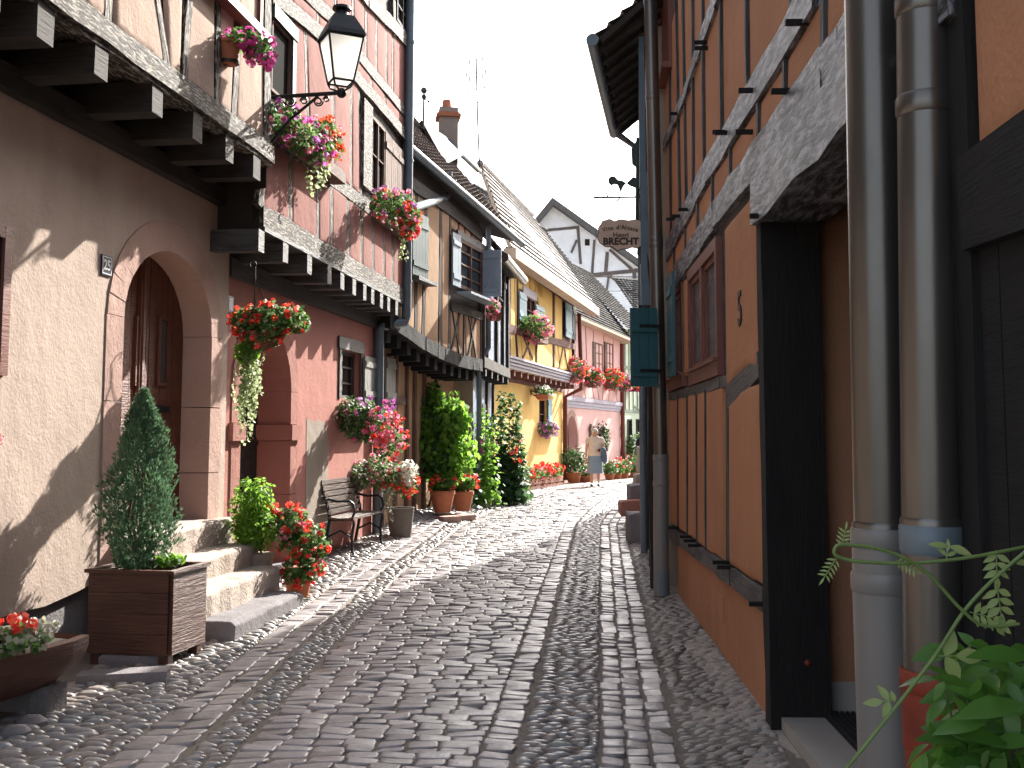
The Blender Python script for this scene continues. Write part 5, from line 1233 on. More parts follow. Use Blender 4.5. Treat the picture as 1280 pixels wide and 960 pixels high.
# 1 pot on beige house
g='flower boxes on the upper windows'
Yf=8.75
cpt=at(286,66,Yf); t=flowers('hanging_flower_pot','terracotta pot of magenta petunias on a bracket on the beige upper wall','flower pot',[sb(305,52,Yf,.17,.15,.10),sb(325,62,Yf,.12,.12,.12)],300,[(petM,34,None),(petM,7,[sb(332,80,Yf,.05,.06,.12)])],rad=.042,loc=cpt)
zp0,zp1=at(286,81,Yf).z,at(286,52,Yf).z; m=MB(); m.lathe((cpt.x,cpt.y,zp0),[(.065,0),(.095,(zp1-zp0)*.85),(.105,(zp1-zp0)*.86),(.105,zp1-zp0),(.09,zp1-zp0),(.085,(zp1-zp0)*.9)],18); m.build('pot',terra,t)
m=MB(); m.lathe((cpt.x,cpt.y,zp0+.02),[(.088,-.01),(.088,.01)],18); m.tube([V((cpt.x,cpt.y,zp0+.0)),V((cpt.x-.35,cpt.y,zp0+.0))],.008,5); m.tube([V((cpt.x-.33,cpt.y,zp0+.0)),V((cpt.x-.33,cpt.y,zp0+.2))],.008,5); m.build('pot_ring',iron,t)
# 2 box of red house, window 1
t=thing('flower_box','window box of magenta petunias and orange-red geraniums below the lantern','flower box',FRu.W(380,200,.2),g)
fbox(FRu,FRu.uv(345,180)[0],FRu.uv(412,200)[0],FRu.uv(375,195)[1]-.07,t,o=.04)
bl=[(FRu.W(350,150,.16),.20,.30,.17),(FRu.W(372,168,.2),.2,.32,.18),(FRu.W(394,178,.22),.18,.3,.2)]; br=[(FRu.W(407,168,.25),.16,.32,.16),(FRu.W(415,180,.25),.12,.22,.2)]
foliage(bl+br,1500,.055,.045,leafG,t); foliage([bl[1],bl[2]],350,.05,.04,leafP,t); blossoms(bl,40,.036,petM,t); blossoms(bl,22,.034,petP,t); blossoms(bl,16,.034,petV,t); blossoms(br,60,.032,petO,t); blossoms(br,14,.03,petP,t)
m=MB()
for i in range(8): strand(m,FRu.W(388+i*3,200,.2),random.uniform(.2,.42),16,.045)
m.build('trailing_leaves',leafP,t,smooth=False)
# 3 box of red house window 2
t=thing('flower_box','pink, violet and red flowers in the window box beside the tall downpipe','flower box',FRu.W(490,290,.2),g)
fbox(FRu,FRu.uv(462,265)[0],FRu.uv(500,280)[0],FRu.uv(480,275)[1]-.12,t,o=.04)
Y3=13.4
bl=[sb(478,255,13.6,.16,.3,.2),sb(498,262,13.3,.22,.3,.24),sb(512,275,13.2,.15,.25,.22)]
foliage(bl,1300,.055,.045,leafG,t); blossoms(bl,55,.034,petP,t); blossoms(bl,30,.034,petV,t); blossoms([bl[0]],12,.034,petR,t); blossoms([bl[2],sb(514,286,13.2,.12,.2,.14)],45,.034,petR,t)
m=MB()
for i in range(4): strand(m,at(500+i*2,292,13.2),.36,14,.04)
m.build('trailing_leaves',leafP,t,smooth=False)
# 4 hanging basket with geraniums
Yb=9.55; hook=at(319,333,Yb)
t=thing('hanging_basket','hanging basket of red geraniums with long trailing variegated ivy, beside the pointed doorway','hanging basket',at(330,440,Yb))
m=MB(); m.tube([at(319,333,Yb),at(319,350,Yb)],.006,6); m.tube([at(316+4*math.cos(a),333+4*math.sin(a)*1.0-3,Yb) for a in np.linspace(.4,-4.,10)],.006,6); m.build('hook',iron,t)
m=MB(); top=at(319,350,Yb); cb=at(328,418,Yb)
for a in (0.3,2.4,4.5): m.tube([top,cb+V((.15*math.cos(a),.15*math.sin(a),.02))],.0045,5)
m.build('chain',chain,t)
m=MB(); m.lathe((cb.x,cb.y,cb.z-.13),[(.08,0),(.14,.06),(.16,.14),(.17,.15),(.15,.15)],16); m.build('basket',dterra,t)
bl=[sb(312,402,Yb,.17,.2,.13),sb(340,402,Yb,.22,.25,.16),sb(368,400,Yb,.14,.2,.12),sb(328,422,Yb,.2,.2,.10)]
foliage(bl,1800,.048,.042,leafG,t,droop=.2); foliage(bl,500,.045,.035,leafP,t); blossoms(bl,75,.030,petR,t,front=V((0,-1,0)),shell=.95); blossoms(bl,20,.028,petO,t)
m=MB()
for i in range(34): 
    a=random.uniform(0,6.28); px=306+random.gauss(5,6); strand(m,at(px,432+random.uniform(-4,6),Yb)+V((0,.08*math.sin(a),0)),random.uniform(.35,.72) if i<27 else random.uniform(.75,.88),34,.034)
m.build('trailing_ivy',leafP,t,smooth=False); foliage([sb(308,440,Yb,.11,.12,.12)],320,.05,.045,leafB,t)
# 5 box of ground-floor window on red house
t=thing('flower_box','large window box of pink and red geraniums on the red wall above the bench','flower box',FR.W(450,545,.2),g)
fbox(FR,w1[0]-.1,w1[2]+.5,w1[1]-.36,t,o=.02)
Yg=13.6
bl=[sb(440,520,14.0,.20,.3,.24),sb(455,528,13.7,.24,.3,.26)]; br=[sb(478,532,13.5,.22,.25,.26),sb(493,545,13.4,.16,.22,.26),sb(480,560,13.4,.15,.2,.2)]
foliage(bl,1300,.06,.05,leafD,t); foliage(bl+br,900,.055,.045,leafG,t); foliage(bl,300,.06,.03,leafS,t); blossoms(br,70,.034,petP,t); blossoms(br,45,.034,petR,t); blossoms(bl,10,.03,petM,t); blossoms([br[0]],25,.034,petM,t); blossoms([sb(468,510,13.6,.3,.25,.16)],22,.034,petV,t)
# 6 tub with bush by bench
c=gp(at(500,640,15.2).x,15.3); t=thing('plant_tub','grey tub overflowing with red, pink and silvery leaved plants beside the bench','plant tub',c)
m=MB(); m.lathe((c.x,c.y,c.z),[(.15,0),(.19,.38),(.20,.40),(.18,.40),(.17,.36)],16); m.build('tub',tubm,t)
bl=[sb(445,595,14.7,.22,.3,.2),sb(470,590,14.9,.25,.3,.22),sb(495,598,15.1,.25,.3,.22),sb(508,600,15.1,.16,.2,.24)]
foliage(bl,900,.06,.045,leafS,t); foliage(bl,1100,.055,.05,leafG,t); blossoms(bl[2:],60,.036,petR,t); blossoms(bl[:2],22,.034,petP,t); blossoms(bl[2:],20,.04,petO,t); foliage([sb(510,590,14.9,.12,.15,.18)],90,.10,.08,leafmat('white_variegated_leaves',[(.6,.62,.5),(.75,.75,.65)],.3),t)
m=MB()
for i in range(10): strand(m,at(480+i*1.2,610,14.6),random.uniform(.2,.5),14,.04)
m.build('trailing_leaves',leafS,t,smooth=False)
# 7 bench
P0=V((-2.15,13.4,0)); bd=(FR.p1-FR.p0).normalized(); bn=FR.n
bx=V((-1.915,13.2,0)); 
t=thing('park_bench','dark slatted wooden bench with scrolled iron ends against the red house','bench',gp(bx.x-.2,14.1))
zg=gz(bx.x,14.0); Lb_=1.35
def BP(u,o,z): p=bx+bd*u-bn*((.46-o)*.84); return V((p.x,p.y,zg+z))
for i in range(6):
    m=MB(); o=.10+i*.065; m.prism(BP(-.0,o,.43-.012*math.sin(i/5*3.1)),BP(Lb_,o,.43-.012*math.sin(i/5*3.1)),bn,V((0,0,1)),.026,.014); m.build('seat_slat',benchw,t)
for i in range(6):
    m=MB(); z=.50+i*.072; o=.075-.022*i; m.prism(BP(0,o,z),BP(Lb_,o,z),V((0,0,1)),bn,.028,.011); m.build('back_slat',benchw,t)
for u in (.04,Lb_-.04):
    m=MB(); m.tube([BP(u,.0,0),BP(u,.05,.22),BP(u,.09,.42),BP(u,.06,.55),BP(u,-.03,.80),BP(u,-.07,.90),BP(u,-.11,.93),BP(u,-.14,.90),BP(u,-.12,.87)],[.022,.02,.022,.02,.02,.022,.024,.022,.018],8)
    m.tube([BP(u,.46,0),BP(u,.43,.03),BP(u,.42,.2),BP(u,.45,.36),BP(u,.44,.42),BP(u,.09,.41)],.019,8)
    m.tube([BP(u,.42,.43),BP(u,.46,.50),BP(u,.44,.60),BP(u,.38,.64),BP(u,.2,.63),BP(u,.05,.66)],.016,8)
    m.tube([BP(u,.42,.2),BP(u,.25,.28),BP(u,.05,.2)],.012,8); m.build('iron_end',iron,t)
# 8 planter box and conifer
c=V((-2.62,7.68,gz(-2.6,7.7))); th=R(-10)
t=thing('planter_box','square dark red-brown wooden planter standing in front of the steps','planter',c)
w_,d_,h_=.60,.52,.56; X=V((math.cos(th),math.sin(th),0));Yv=V((-math.sin(th),math.cos(th),0)); zt0=.62
cx=V((-2.3,7.4,0))-X*w_/2+Yv*d_/2
for s,(A,ax,hw,nrm) in enumerate(((cx-Yv*d_/2,X,w_/2,Yv),(cx+Yv*d_/2,X,w_/2,Yv),(cx-X*w_/2,Yv,d_/2,X),(cx+X*w_/2,Yv,d_/2,X))):
    m=MB(); hh=(zt0-.07)/4
    for i in range(4): z=.08+hh*(i+.5); m.prism(A-ax*(hw-.012)+V((0,0,z)),A+ax*(hw-.012)+V((0,0,z)),V((0,0,1)),nrm,hh/2-.0015,.013)
    m.build('side_panel',boxw,t)
m=MB()
for a in (-1,1):
    m.prism(cx+X*a*(w_/2+.005)-Yv*(d_/2+.02)+V((0,0,zt0+.012)),cx+X*a*(w_/2+.005)+Yv*(d_/2+.02)+V((0,0,zt0+.012)),V((0,0,1)),X,.012,.025); m.prism(cx-X*(w_/2-.02)+Yv*a*d_/2+V((0,0,zt0+.012)),cx+X*(w_/2-.02)+Yv*a*d_/2+V((0,0,zt0+.012)),V((0,0,1)),Yv,.012,.025)
m.build('rim',boxw,t)
for a in (-1,1):
    for b in (-1,1): m=MB(); p=cx+X*a*(w_/2-.05)+Yv*b*(d_/2-.05); m.prism(V((p.x,p.y,gz(p.x,p.y)-.02)),V((p.x,p.y,.09)),X,Yv,.035,.035); m.build('foot',boxw,t)
m=MB(); m.prism(cx-X*(w_/2-.03)+V((0,0,.56)),cx+X*(w_/2-.03)+V((0,0,.56)),Yv,V((0,0,1)),d_/2-.03,.01); m.build('soil',soil,t)
zt_c=at(176,490,7.6).z; base=V((cx.x-.03,cx.y,.57)); Xc=at(177,600,cx.y).x
t=thing('conifer','small blue-green cypress growing in the wooden planter','tree',base)
m=MB()
for k in range(5): a=k*1.26; m.tube([base+V((.03*math.cos(a),.03*math.sin(a),0)),V((Xc+.09*math.cos(a),base.y+.09*math.sin(a),.95)),V((Xc+.03*math.cos(a),base.y,1.35))],[.014,.01,.004],6)
m.build('trunk',bark,t)
m=MB()
def prof(z): 
    return float(np.interp(z,[.60,.72,.85,1.05,1.3,1.5,1.7,zt_c],[.12,.19,.235,.24,.20,.15,.085,.005]))
for i in range(6800):
    z=.62+(zt_c-.62)*random.random()**.95; a=random.uniform(0,6.28); rr=prof(z)*(1+.20*math.sin(a*3+z*9)+.12*math.sin(a*7-z*23))*random.uniform(.45,1.05)**.6
    p=V((Xc+(rr+.0)*math.cos(a),base.y+rr*math.sin(a)*.95,z)); d=V((math.cos(a)*.5,math.sin(a)*.5,1.1))+rdir()*.45; d.normalize()
    nn=(V((math.cos(a),math.sin(a),.2))+rdir()*.6).normalized()
    L=random.uniform(.03,.06); w=.009
    for q in range(4): d2=(d+rdir()*.4).normalized(); m.leaf(p,d2,nn,L*random.uniform(.6,1),w)
m.build('crown',leafC,t,smooth=False)
t=flowers('small_plant','low leafy green plant in the planter at the foot of the cypress','plant',[sb(213,700,7.6,.12,.08,.04)],120,[(petW,5,None)],leaf=leafB,L=.05,rad=.015)
# 9 log trough bottom-left
a0=V((-2.69,6.47,0)); dn=V((-.30,-.95,0)).normalized(); px_=V((dn.y,-dn.x,0))
px_=V((-dn.y,dn.x,0)); 
if px_.x<0: px_=-px_
t=thing('log_trough','hollowed reddish log used as a flower trough at the bottom left','trough',a0+V((0,0,.12)))
m=MB(); n=14; Lt=2.3; segs=12; ri,ro=.20,.255; vs=[];fs=[];uvs=[]; zc_=.40
for k in range(segs+1):
    s=k/segs; c=a0+dn*(Lt*s); tap=1-.16*(max(0,.08-s)/.08)**2; 
    for r_ in (ro,ri):
        for j in range(n+1):
            a=math.pi*j/n; rr=r_*tap*(1+.02*math.sin(a*5+s*6)); vs.append(c+px_*(rr*math.cos(a)*1.15)+V((0,0,zc_-rr*math.sin(a)*1.12)))
K=2*(n+1)
for k in range(segs):
    for j in range(n):
        fs.append((k*K+j,k*K+j+1,(k+1)*K+j+1,(k+1)*K+j)); fs.append((k*K+n+1+j+1,k*K+n+1+j,(k+1)*K+n+1+j,(k+1)*K+n+1+j+1)); L0,L1=Lt*k/segs,Lt*(k+1)/segs; q=[(L0,j*.06),(L0,j*.06+.06),(L1,j*.06+.06),(L1,j*.06)]; uvs+=[q,q]
    for j0,j1 in ((0,n+1),(n,2*n+1)): fs.append((k*K+j0,(k+1)*K+j0,(k+1)*K+j1,k*K+j1)); uvs.append([(0,0),(1,0),(1,.05),(0,.05)])
for k in (0,segs): fs.append(tuple(k*K+j for j in range(n+1))); uvs.append([(0,0)]*(n+1))
m.add(vs,fs,uvs); m.sm=True; m.build('log',logw,t)
m=MB(); m.prism(a0+dn*.05+V((0,0,.36)),a0+dn*Lt+V((0,0,.36)),px_,V((0,0,1)),.21,.02); m.build('soil',soil,t)
for s in (.16,1.5):
    m=MB(); p=a0+dn*s; m.prism(p-px_*.16+V((0,0,.06)),p+px_*.17+V((0,0,.06)),dn,V((0,0,1)),.08,.09,jit=.012,seg=3); m.build('support_block',greyst,t)
t=flowers('geranium','red and white geraniums growing in the log trough','flowers',[sb(10,800,5.7,.20,.2,.07),sb(40,790,6.0,.13,.2,.06)],420,[(petR,13,[sb(14,783,5.7,.10,.1,.04)]),(petW,9,None),(petP,6,[sb(32,803,5.9,.08,.08,.03)])],leaf=leafS,L=.045,rad=.03)
foliage([sb(10,800,5.7,.2,.2,.07)],200,.05,.045,leafG,t)
t=flowers('geranium','single pink geranium head at the extreme left edge above the trough','flowers',[sb(-14,548,5.9,.06,.06,.06)],60,[(petP,12,[sb(-8,548,5.9,.05,.05,.045)])],rad=.03)
m=MB(); m.tube([at(-14,548,5.9),at(-30,640,5.8),at(-20,800,5.7)],.008,6); m.build('stalk',stem,t)
m=MB(); blk(m,FA,FA.uv(56,800)[0]-.2,FA.uv(100,800)[0],.0,.04,.25,.6)
for i,(px,py,w) in enumerate(((155,832,.55),(165,815,.4))):
    p=at(px,py,7.0 if i==0 else 7.5); mm=MB(); mm.box(V((p.x,p.y,gz(p.x,p.y)+.025)),w,.16,.07,.15,jit=.01); tag(mm.build('stone_slab',greyst,smooth=False),['long flat stone slab lying in front of the planter box','short flat stone slab under the front of the planter box'][i],'stone slab')
# small dark rocks by trough
for i,(px,py) in enumerate(((20,905),(40,893))):
    p=gp(at(px,py,6.0 if i else 5.8).x,6.0 if i else 5.8); mm=MB(); mm.ball(p,.09,.07,.05,8,5); tag(mm.build('rock',greyst),['dark rock beside the trough support','small dark rock under the trough near the picture edge'][i],'rock')
# 10 green shrub + geraniums at steps right end
c=gp(-2.35,10.3); c=V((at(326,705,10.15).x,10.15,.16)); t=thing('potted_shrub','bright green leafy shrub in a pale pot at the end of the steps','potted plant',c)
m=MB(); m.lathe((c.x-.02,c.y,c.z),[(.10,0),(.14,.30),(.15,.31),(.13,.31)],14); m.build('pot',tubm if False else stepst,t)
bl=[sb(308,640,10.15,.14,.16,.32),sb(325,630,10.15,.14,.16,.26),sb(318,660,10.1,.22,.2,.22)]; foliage(bl,2300,.05,.026,leafB,t,shell=.2)
m=MB()
for i in range(9): a=at(300+i*5,600+abs(i-4)*5,10.15); m.tube([V((c.x,c.y,c.z+.3)),a],.005,5)
m.build('stems',bark,t)
c=gp(-2.0,10.35); t=thing('potted_geranium','sprawling red and pink geranium beside the bottom step','potted plant',c); m=MB(); m.lathe((c.x-.02,c.y,c.z),[(.10,0),(.14,.26),(.15,.28),(.13,.28)],14); m.build('pot',terra,t)
bl=[sb(362,660,10.3,.20,.2,.20),sb(385,680,10.25,.20,.2,.20),sb(378,712,10.1,.20,.2,.14)]; foliage(bl,1500,.052,.045,leafG,t); foliage(bl,350,.05,.04,leafP,t); blossoms(bl,70,.034,petR,t,front=V((0,-1,0)),shell=.95); blossoms(bl,22,.034,petP,t); blossoms([sb(358,637,10.3,.16,.1,.05)],16,.034,petR,t)
# 11 vine and potted flowers, hollyhocks
c=gp(at(552,630,18.4).x-.1,18.6); t=thing('climbing_vine','tall bright green climbing vine covering the tan house wall','vine',c)
bl=[sb(536,500,18.4,.26,.2,.31),sb(548,535,18.3,.39,.25,.51),sb(568,525,18.2,.26,.25,.33),sb(545,575,18.3,.37,.25,.40),sb(570,570,18.3,.24,.25,.36),sb(560,595,18.3,.26,.25,.19)]
foliage(bl,2600,.11,.085,leafB,t,shell=.3,droop=.3); foliage([(b[0]+V((random.uniform(-.12,.12),-.05,random.uniform(-.1,.1))),b[1]*1.18,b[2]*1.1,b[3]*1.12) for b in bl],700,.12,.08,leafB,t,shell=.7,droop=.8); foliage(bl[:2]+[bl[3]],1100,.10,.08,leafD,t,shell=.2,droop=.3)
m=MB()
for i in range(7): m.tube([c+V((random.uniform(-.15,.15),0,0)),at(545+i*3,560,18.5),at(530+i*7,500,18.5),at(525+i*9,475+i*4,18.5)],[.02,.014,.01,.004],6)
m.build('stem',bark,t)
for i,(px,Y,lab) in enumerate(((553,17.9,'large terracotta pot of red geraniums under the vine, nearer of the pair'),(578,18.6,'smaller terracotta pot of flowers under the vine, further of the pair'))):
    c=gp(at(px,620,Y).x,Y,.06); t=thing('potted_geranium',lab,'potted plant',c,'terracotta pots under the vine'); k=.95 if i==0 else .9; m=MB(); m.lathe(c,[(.14*k,0),(.205*k,.30*k),(.22*k,.31*k),(.22*k,.37*k),(.19*k,.37*k)],18); m.build('pot',terra,t)
    b=[(c+V((0,-.02,.46)),.22,.2,.12)]; foliage(b,420,.07,.06,leafG,t); foliage(b,200,.07,.06,leafB,t); blossoms(b,12,.045,petR,t); blossoms(b,8,.04,petO,t)
m=MB(); 
for i,(px,w) in enumerate(((562,.3),(580,.26))):
    mm=MB(); p=gp(at(px,628,17.5).x,17.5+i*.5); mm.box(p+V((0,0,.03)),w,.25,.09,.5,jit=.01); tag(mm.build('paving_block',sand,smooth=False),['pinkish stone block in front of the large vine pot','pinkish stone block in front of the smaller vine pot'][i],'stone block')
def leafy(name,label,stalks,Y,leaf,cols,n=70,L=.14):
    c=gp(at(stalks[0][0],620,Y).x,Y); t=thing(name,label,'plant',c); m=MB(); f=MB()
    for (px,py0,py1,w) in stalks:
        a=at(px,py0,Y);b=at(px+random.uniform(-3,3),py1,Y); a.z=min(a.z,gz(a.x,a.y)+.05) if py0>600 else a.z; m.tube([a,b],[.016,.005],5)
        for i in range(n):
            s=random.random(); p=a.lerp(b,s); ww=w*(1-.65*s)*random.uniform(.3,1); an=random.uniform(0,6.28); q=p+V((math.cos(an)*ww,math.sin(an)*ww*.8,0)); nn=(V((math.cos(an)*.4,math.sin(an)*.5,.8))+rdir()*.6).normalized(); d=rdir(); d=(d-nn*d.dot(nn)).normalized(); k=L*(1-.5*s)*random.uniform(.6,1.2); f.leaf(q-d*k/2,d,nn,k,k*.85)
    m.build('stem',stem,t); f.build('foliage',leaf,t,smooth=False)
    for mt,nf,bl in cols: blossoms(bl,nf,.045,mt,t)
    return t
leafy('hollyhock','tall dark hollyhocks with red flowers in front of the blue house',[(625,622,488,.30),(636,622,492,.30),(645,620,505,.28),(615,622,520,.32),(632,622,560,.5),(640,622,575,.5),(622,622,570,.5)],21.7,leafD,[(petR,7,[sb(645,570,21.4,.10,.1,.16)]),(petP,6,[sb(614,562,21.4,.12,.1,.2)])],260,.17)
leafy('hollyhock','bright green hollyhock clump between the vine and the blue house',[(598,620,515,.3),(606,620,510,.32),(600,620,555,.4),(590,618,560,.35),(612,620,540,.35)],20.4,leafB,[(petM,4,[sb(598,562,20.2,.12,.1,.2)])],190,.15)
leafy('hollyhock','leafy hollyhock stalks rising at the corner of the yellow house',[(628,622,500,.22),(648,621,500,.22),(652,620,560,.3),(646,620,580,.35),(636,622,590,.4)],22.4,leafG,[(petR,4,[sb(646,560,22.2,.12,.1,.2)])],200,.15)
leafy('potted_plant','sparse green plant standing in front of the dark blue doorway',[(590,620,575,.3),(584,618,580,.2)],19.5,leafD,[(petR,4,[sb(590,598,19.3,.15,.1,.1)])],60,.12)
# 12 yellow house upper box, lower box, hanging pot
t=thing('flower_box','window box of bright pink geraniums on the yellow upper floor','flower box',FYu.W(665,415,.2),g); fbox(FYu,FYu.uv(653,415)[0],FYu.uv(672,420)[0],FYu.uv(662,416)[1]-.25,t,mat=tbr,h=.25,d=.25)
bl=[(FYu.W(661,405,.25),.35,.4,.25),]; br=[(FYu.W(671,410,.35),.40,.45,.38)]; foliage(bl+br,700,.09,.08,leafG,t); blossoms(br,110,.055,petP,t); blossoms(br,25,.05,petM,t)
t=thing('flower_pot','small hanging pot of white and pink flowers under the yellow house cornice','flower pot',FY.W(678,496,.3)); p=FY.W(678,506,.35); m=MB(); m.lathe(p+V((0,0,.12)),[(.08,0),(.17,.06),(.20,.16),(.21,.18),(.18,.18)],14); m.build('pot',terra,t); b=[(p+V((0,0,.38)),.36,.3,.16)]; foliage(b,300,.08,.07,leafG,t); blossoms(b,24,.045,petW,t); blossoms(b,10,.04,petP,t)
t=thing('flower_box','small box of violet and white flowers at the yellow ground floor window','flower box',FY.W(683,545,.2)); fbox(FY,FY.uv(676,540)[0],FY.uv(690,540)[0],FY.uv(683,546)[1],t,mat=tbr,h=.15); b=[(FY.W(684,536,.25),.32,.35,.24)]; foliage(b,300,.08,.07,leafG,t); blossoms(b,45,.05,petV,t); blossoms(b,8,.05,petW,t)
t=thing('flower_box','pink flowers spilling from the blue house window shelf','flower box',at(617,392,19.3)); b=[sb(617,386,19.3,.10,.15,.17),sb(614,393,19.2,.10,.12,.08)]; foliage(b,160,.06,.05,leafG,t); blossoms(b,40,.04,petP,t); m=MB(); m.box(at(619,396,19.4),.2,.35,.12,.1); m.build('flower_trough',dterra,t)
# 13 pink-house flower boxes
for i,(px,py,rx,rz,cols,lab) in enumerate(((716,462,.50,.42,((petO,60),(petP,90)),'big coral pink flower box at the joint of the yellow and pink houses'),(741,472,.42,.36,((petR,60),(petP,40)),'red and pink flower box left of centre on the pink house'),(765,474,.45,.40,((petO,50),(petR,50),(petP,30)),'coral flower box right of centre on the pink house'),(779,478,.36,.36,((petM,60),(petR,20)),'magenta flower box nearest the right corner of the pink house'))):
    c=FP.W(px,py,.3) if i else at(px,py,35.0); t=thing('flower_box',lab,'flower box',c-V((0,0,.3)),g); b=[(c,rx,.45,rz)]; foliage(b,500,.10,.09,leafG,t)
    for mt,nf in cols: blossoms(b,nf,.06,mt,t)
    m=MB(); m.prism(c-FP.d*rx*.8-V((0,0,.25)),c+FP.d*rx*.8-V((0,0,.25)),V((0,0,1)),FP.n,.11,.11); m.build('flower_trough',tbr,t)
t=thing('flower_box','small flower box on the pale green house, half hidden by the open shutter','flower box',at(798,482,45.)); b=[sb(798,481,45.,.45,.3,.24)]; foliage(b,160,.1,.08,leafG,t); blossoms(b,40,.06,petR,t); blossoms(b,20,.05,petM,t); m=MB(); m.box(at(798,487,45.2),.8,.2,.17); m.build('flower_trough',tbr,t)
# 14 ground planters along the yellow and pink walls
t=thing('planter','long low planter of red and pink geraniums against the yellow house','planter',gp(.9,28.8)); 
A=V((at(659,606,28.3).x,28.3,0));B=V((at(703,600,32.6).x,32.6,0)); m=MB()
for z in (.05,.17): a=A+V((0,0,gz(A.x,A.y)+z));b=B+V((0,0,gz(B.x,B.y)+z)); m.bar(a,b,.05,.07)
for k in range(6): p=A.lerp(B,k/5); p.z=gz(p.x,p.y); m.bar(p,p+V((0,0,.22)),.05,.05)
m.build('rail',dterra,t); m=MB(); a=A+V((-.12,.15,gz(A.x,A.y)+.15));b=B+V((-.12,.15,gz(B.x,B.y)+.15)); m.bar(a,b,.3,.26); m.build('trough',terra,t)
bl=[]
for k in range(7): p=A.lerp(B,(k+.4)/7)+V((-.1,.1,0)); p.z=gz(p.x,p.y)+.42; bl.append((p,.26,.3,.17))
foliage(bl,1300,.09,.08,leafG,t); blossoms([(b[0]+V((0,0,.06)),b[1],b[2],b[3]) for b in bl],90,.07,petR,t); blossoms(bl,18,.06,petP,t)
def potbush(px,py,Y,lab,rx,rz,leaf,cols,pr=.2,ph=.3,n=420,L=.09):
    a=at(px,py,Y); c=V((a.x,Y,gz(a.x,Y))); t=thing('potted_plant',lab,'potted plant',c,'pots lined up along the pink wall'); m=MB(); m.lathe(c,[(pr*.7,0),(pr,ph),(pr*1.05,ph*1.01),(pr*.9,ph*1.02)],14); m.build('pot',terra,t); b=[(c+V((0,0,ph+rz*.75)),rx,rx,rz)]; foliage(b,n,L,L*.8,leaf,t,shell=.2)
    for mt,nf in cols: blossoms(b,nf,.055,mt,t)
potbush(717,602,35.9,'big dark bushy plant in a terracotta pot by the brown arched door',.48,.48,leafD,((petM,5),),.27,.33,900)
potbush(732,603,36.4,'low green plant in a pot just left of the walking woman',.28,.2,leafG,((petR,4),),.28,.2,300)
potbush(762,600,40.,'green pot plant immediately right of the walking woman',.3,.28,leafG,((petW,8),(petR,3)),.2,.2)
potbush(771,598,41.,'green pot plant with red and yellow blooms, second right of the walking woman',.3,.3,leafG,((petR,12),(petO,5)),.2,.2)
potbush(780,597,42.2,'potted geranium with red blooms near the pink house corner',.33,.32,leafG,((petR,16),(petW,6)),.2,.2)
potbush(790,594,43.6,'potted plant with white and red flowers at the green house corner',.36,.42,leafG,((petW,16),(petR,26)),.2,.2)
t=thing('potted_plant','pale variegated shrub by the green house doorway','potted plant',gp(at(795,590,44.8).x,44.8)); b=[sb(795,560,44.8,.45,.4,.65)]; foliage(b,420,.12,.09,leafG,t); foliage(b,150,.12,.08,leafP,t); m=MB(); c=gp(at(795,590,44.8).x,44.8); m.lathe(c,[(.18,0),(.24,.4),(.2,.4)],12); m.build('pot',terra,t); m=MB(); m.tube([c+V((0,0,.4)),c+V((0,0,.9))],.03,6); m.build('stem',bark,t)
# ------------------------------------------------------------------ people
def body(name,parent,verts,edges,rad,mat,root=0,sub=2):
    me=bpy.data.meshes.new(name); org=ORG[parent.name] if parent else V((0,0,0)); me.from_pydata([tuple(V(v)-org) for v in verts],edges,[]); o=bpy.data.objects.new(name,me); C.objects.link(o); me.materials.append(mat)
    s=o.modifiers.new('skin','SKIN'); s.use_smooth_shade=True
    me.skin_vertices.new() if hasattr(me.skin_vertices,'new') and len(me.skin_vertices)==0 else None
    d=me.skin_vertices[0].data
    for i,r in enumerate(rad): d[i].radius=r if isinstance(r,tuple) else (r,r); d[i].use_root=(i==root)
    u=o.modifiers.new('sub','SUBSURF'); u.levels=sub; u.render_levels=sub
    if parent: o.parent=parent
    ORG[o.name]=org
    # apply through the depsgraph so the figure is one plain mesh
    dg=bpy.context.evaluated_depsgraph_get(); dg.update(); m2=bpy.data.meshes.new_from_object(o.evaluated_get(dg)); o.modifiers.clear(); o.data=m2
    if not m2.materials: m2.materials.append(mat)
    for p in m2.polygons: p.use_smooth=True
    return o
def tubeb(m,pts,rs,n=14): m.tube(pts,rs,n)
def ellth(m,c,rings,n=20,yaw=0.):
    """rings: (dx,dy,z,rx,ry)"""
    vs=[];fs=[]
    for dx,dy,z,rx,ry in rings:
        for k in range(n): a=2*math.pi*k/n; vs.append(V(c)+V((dx+rx*math.cos(a),dy+ry*math.sin(a),z)))
    for i in range(len(rings)-1):
        for k in range(n): j=(k+1)%n; fs.append((i*n+k,i*n+j,(i+1)*n+j,(i+1)*n+k))
    m.add(vs,fs); m.sm=True
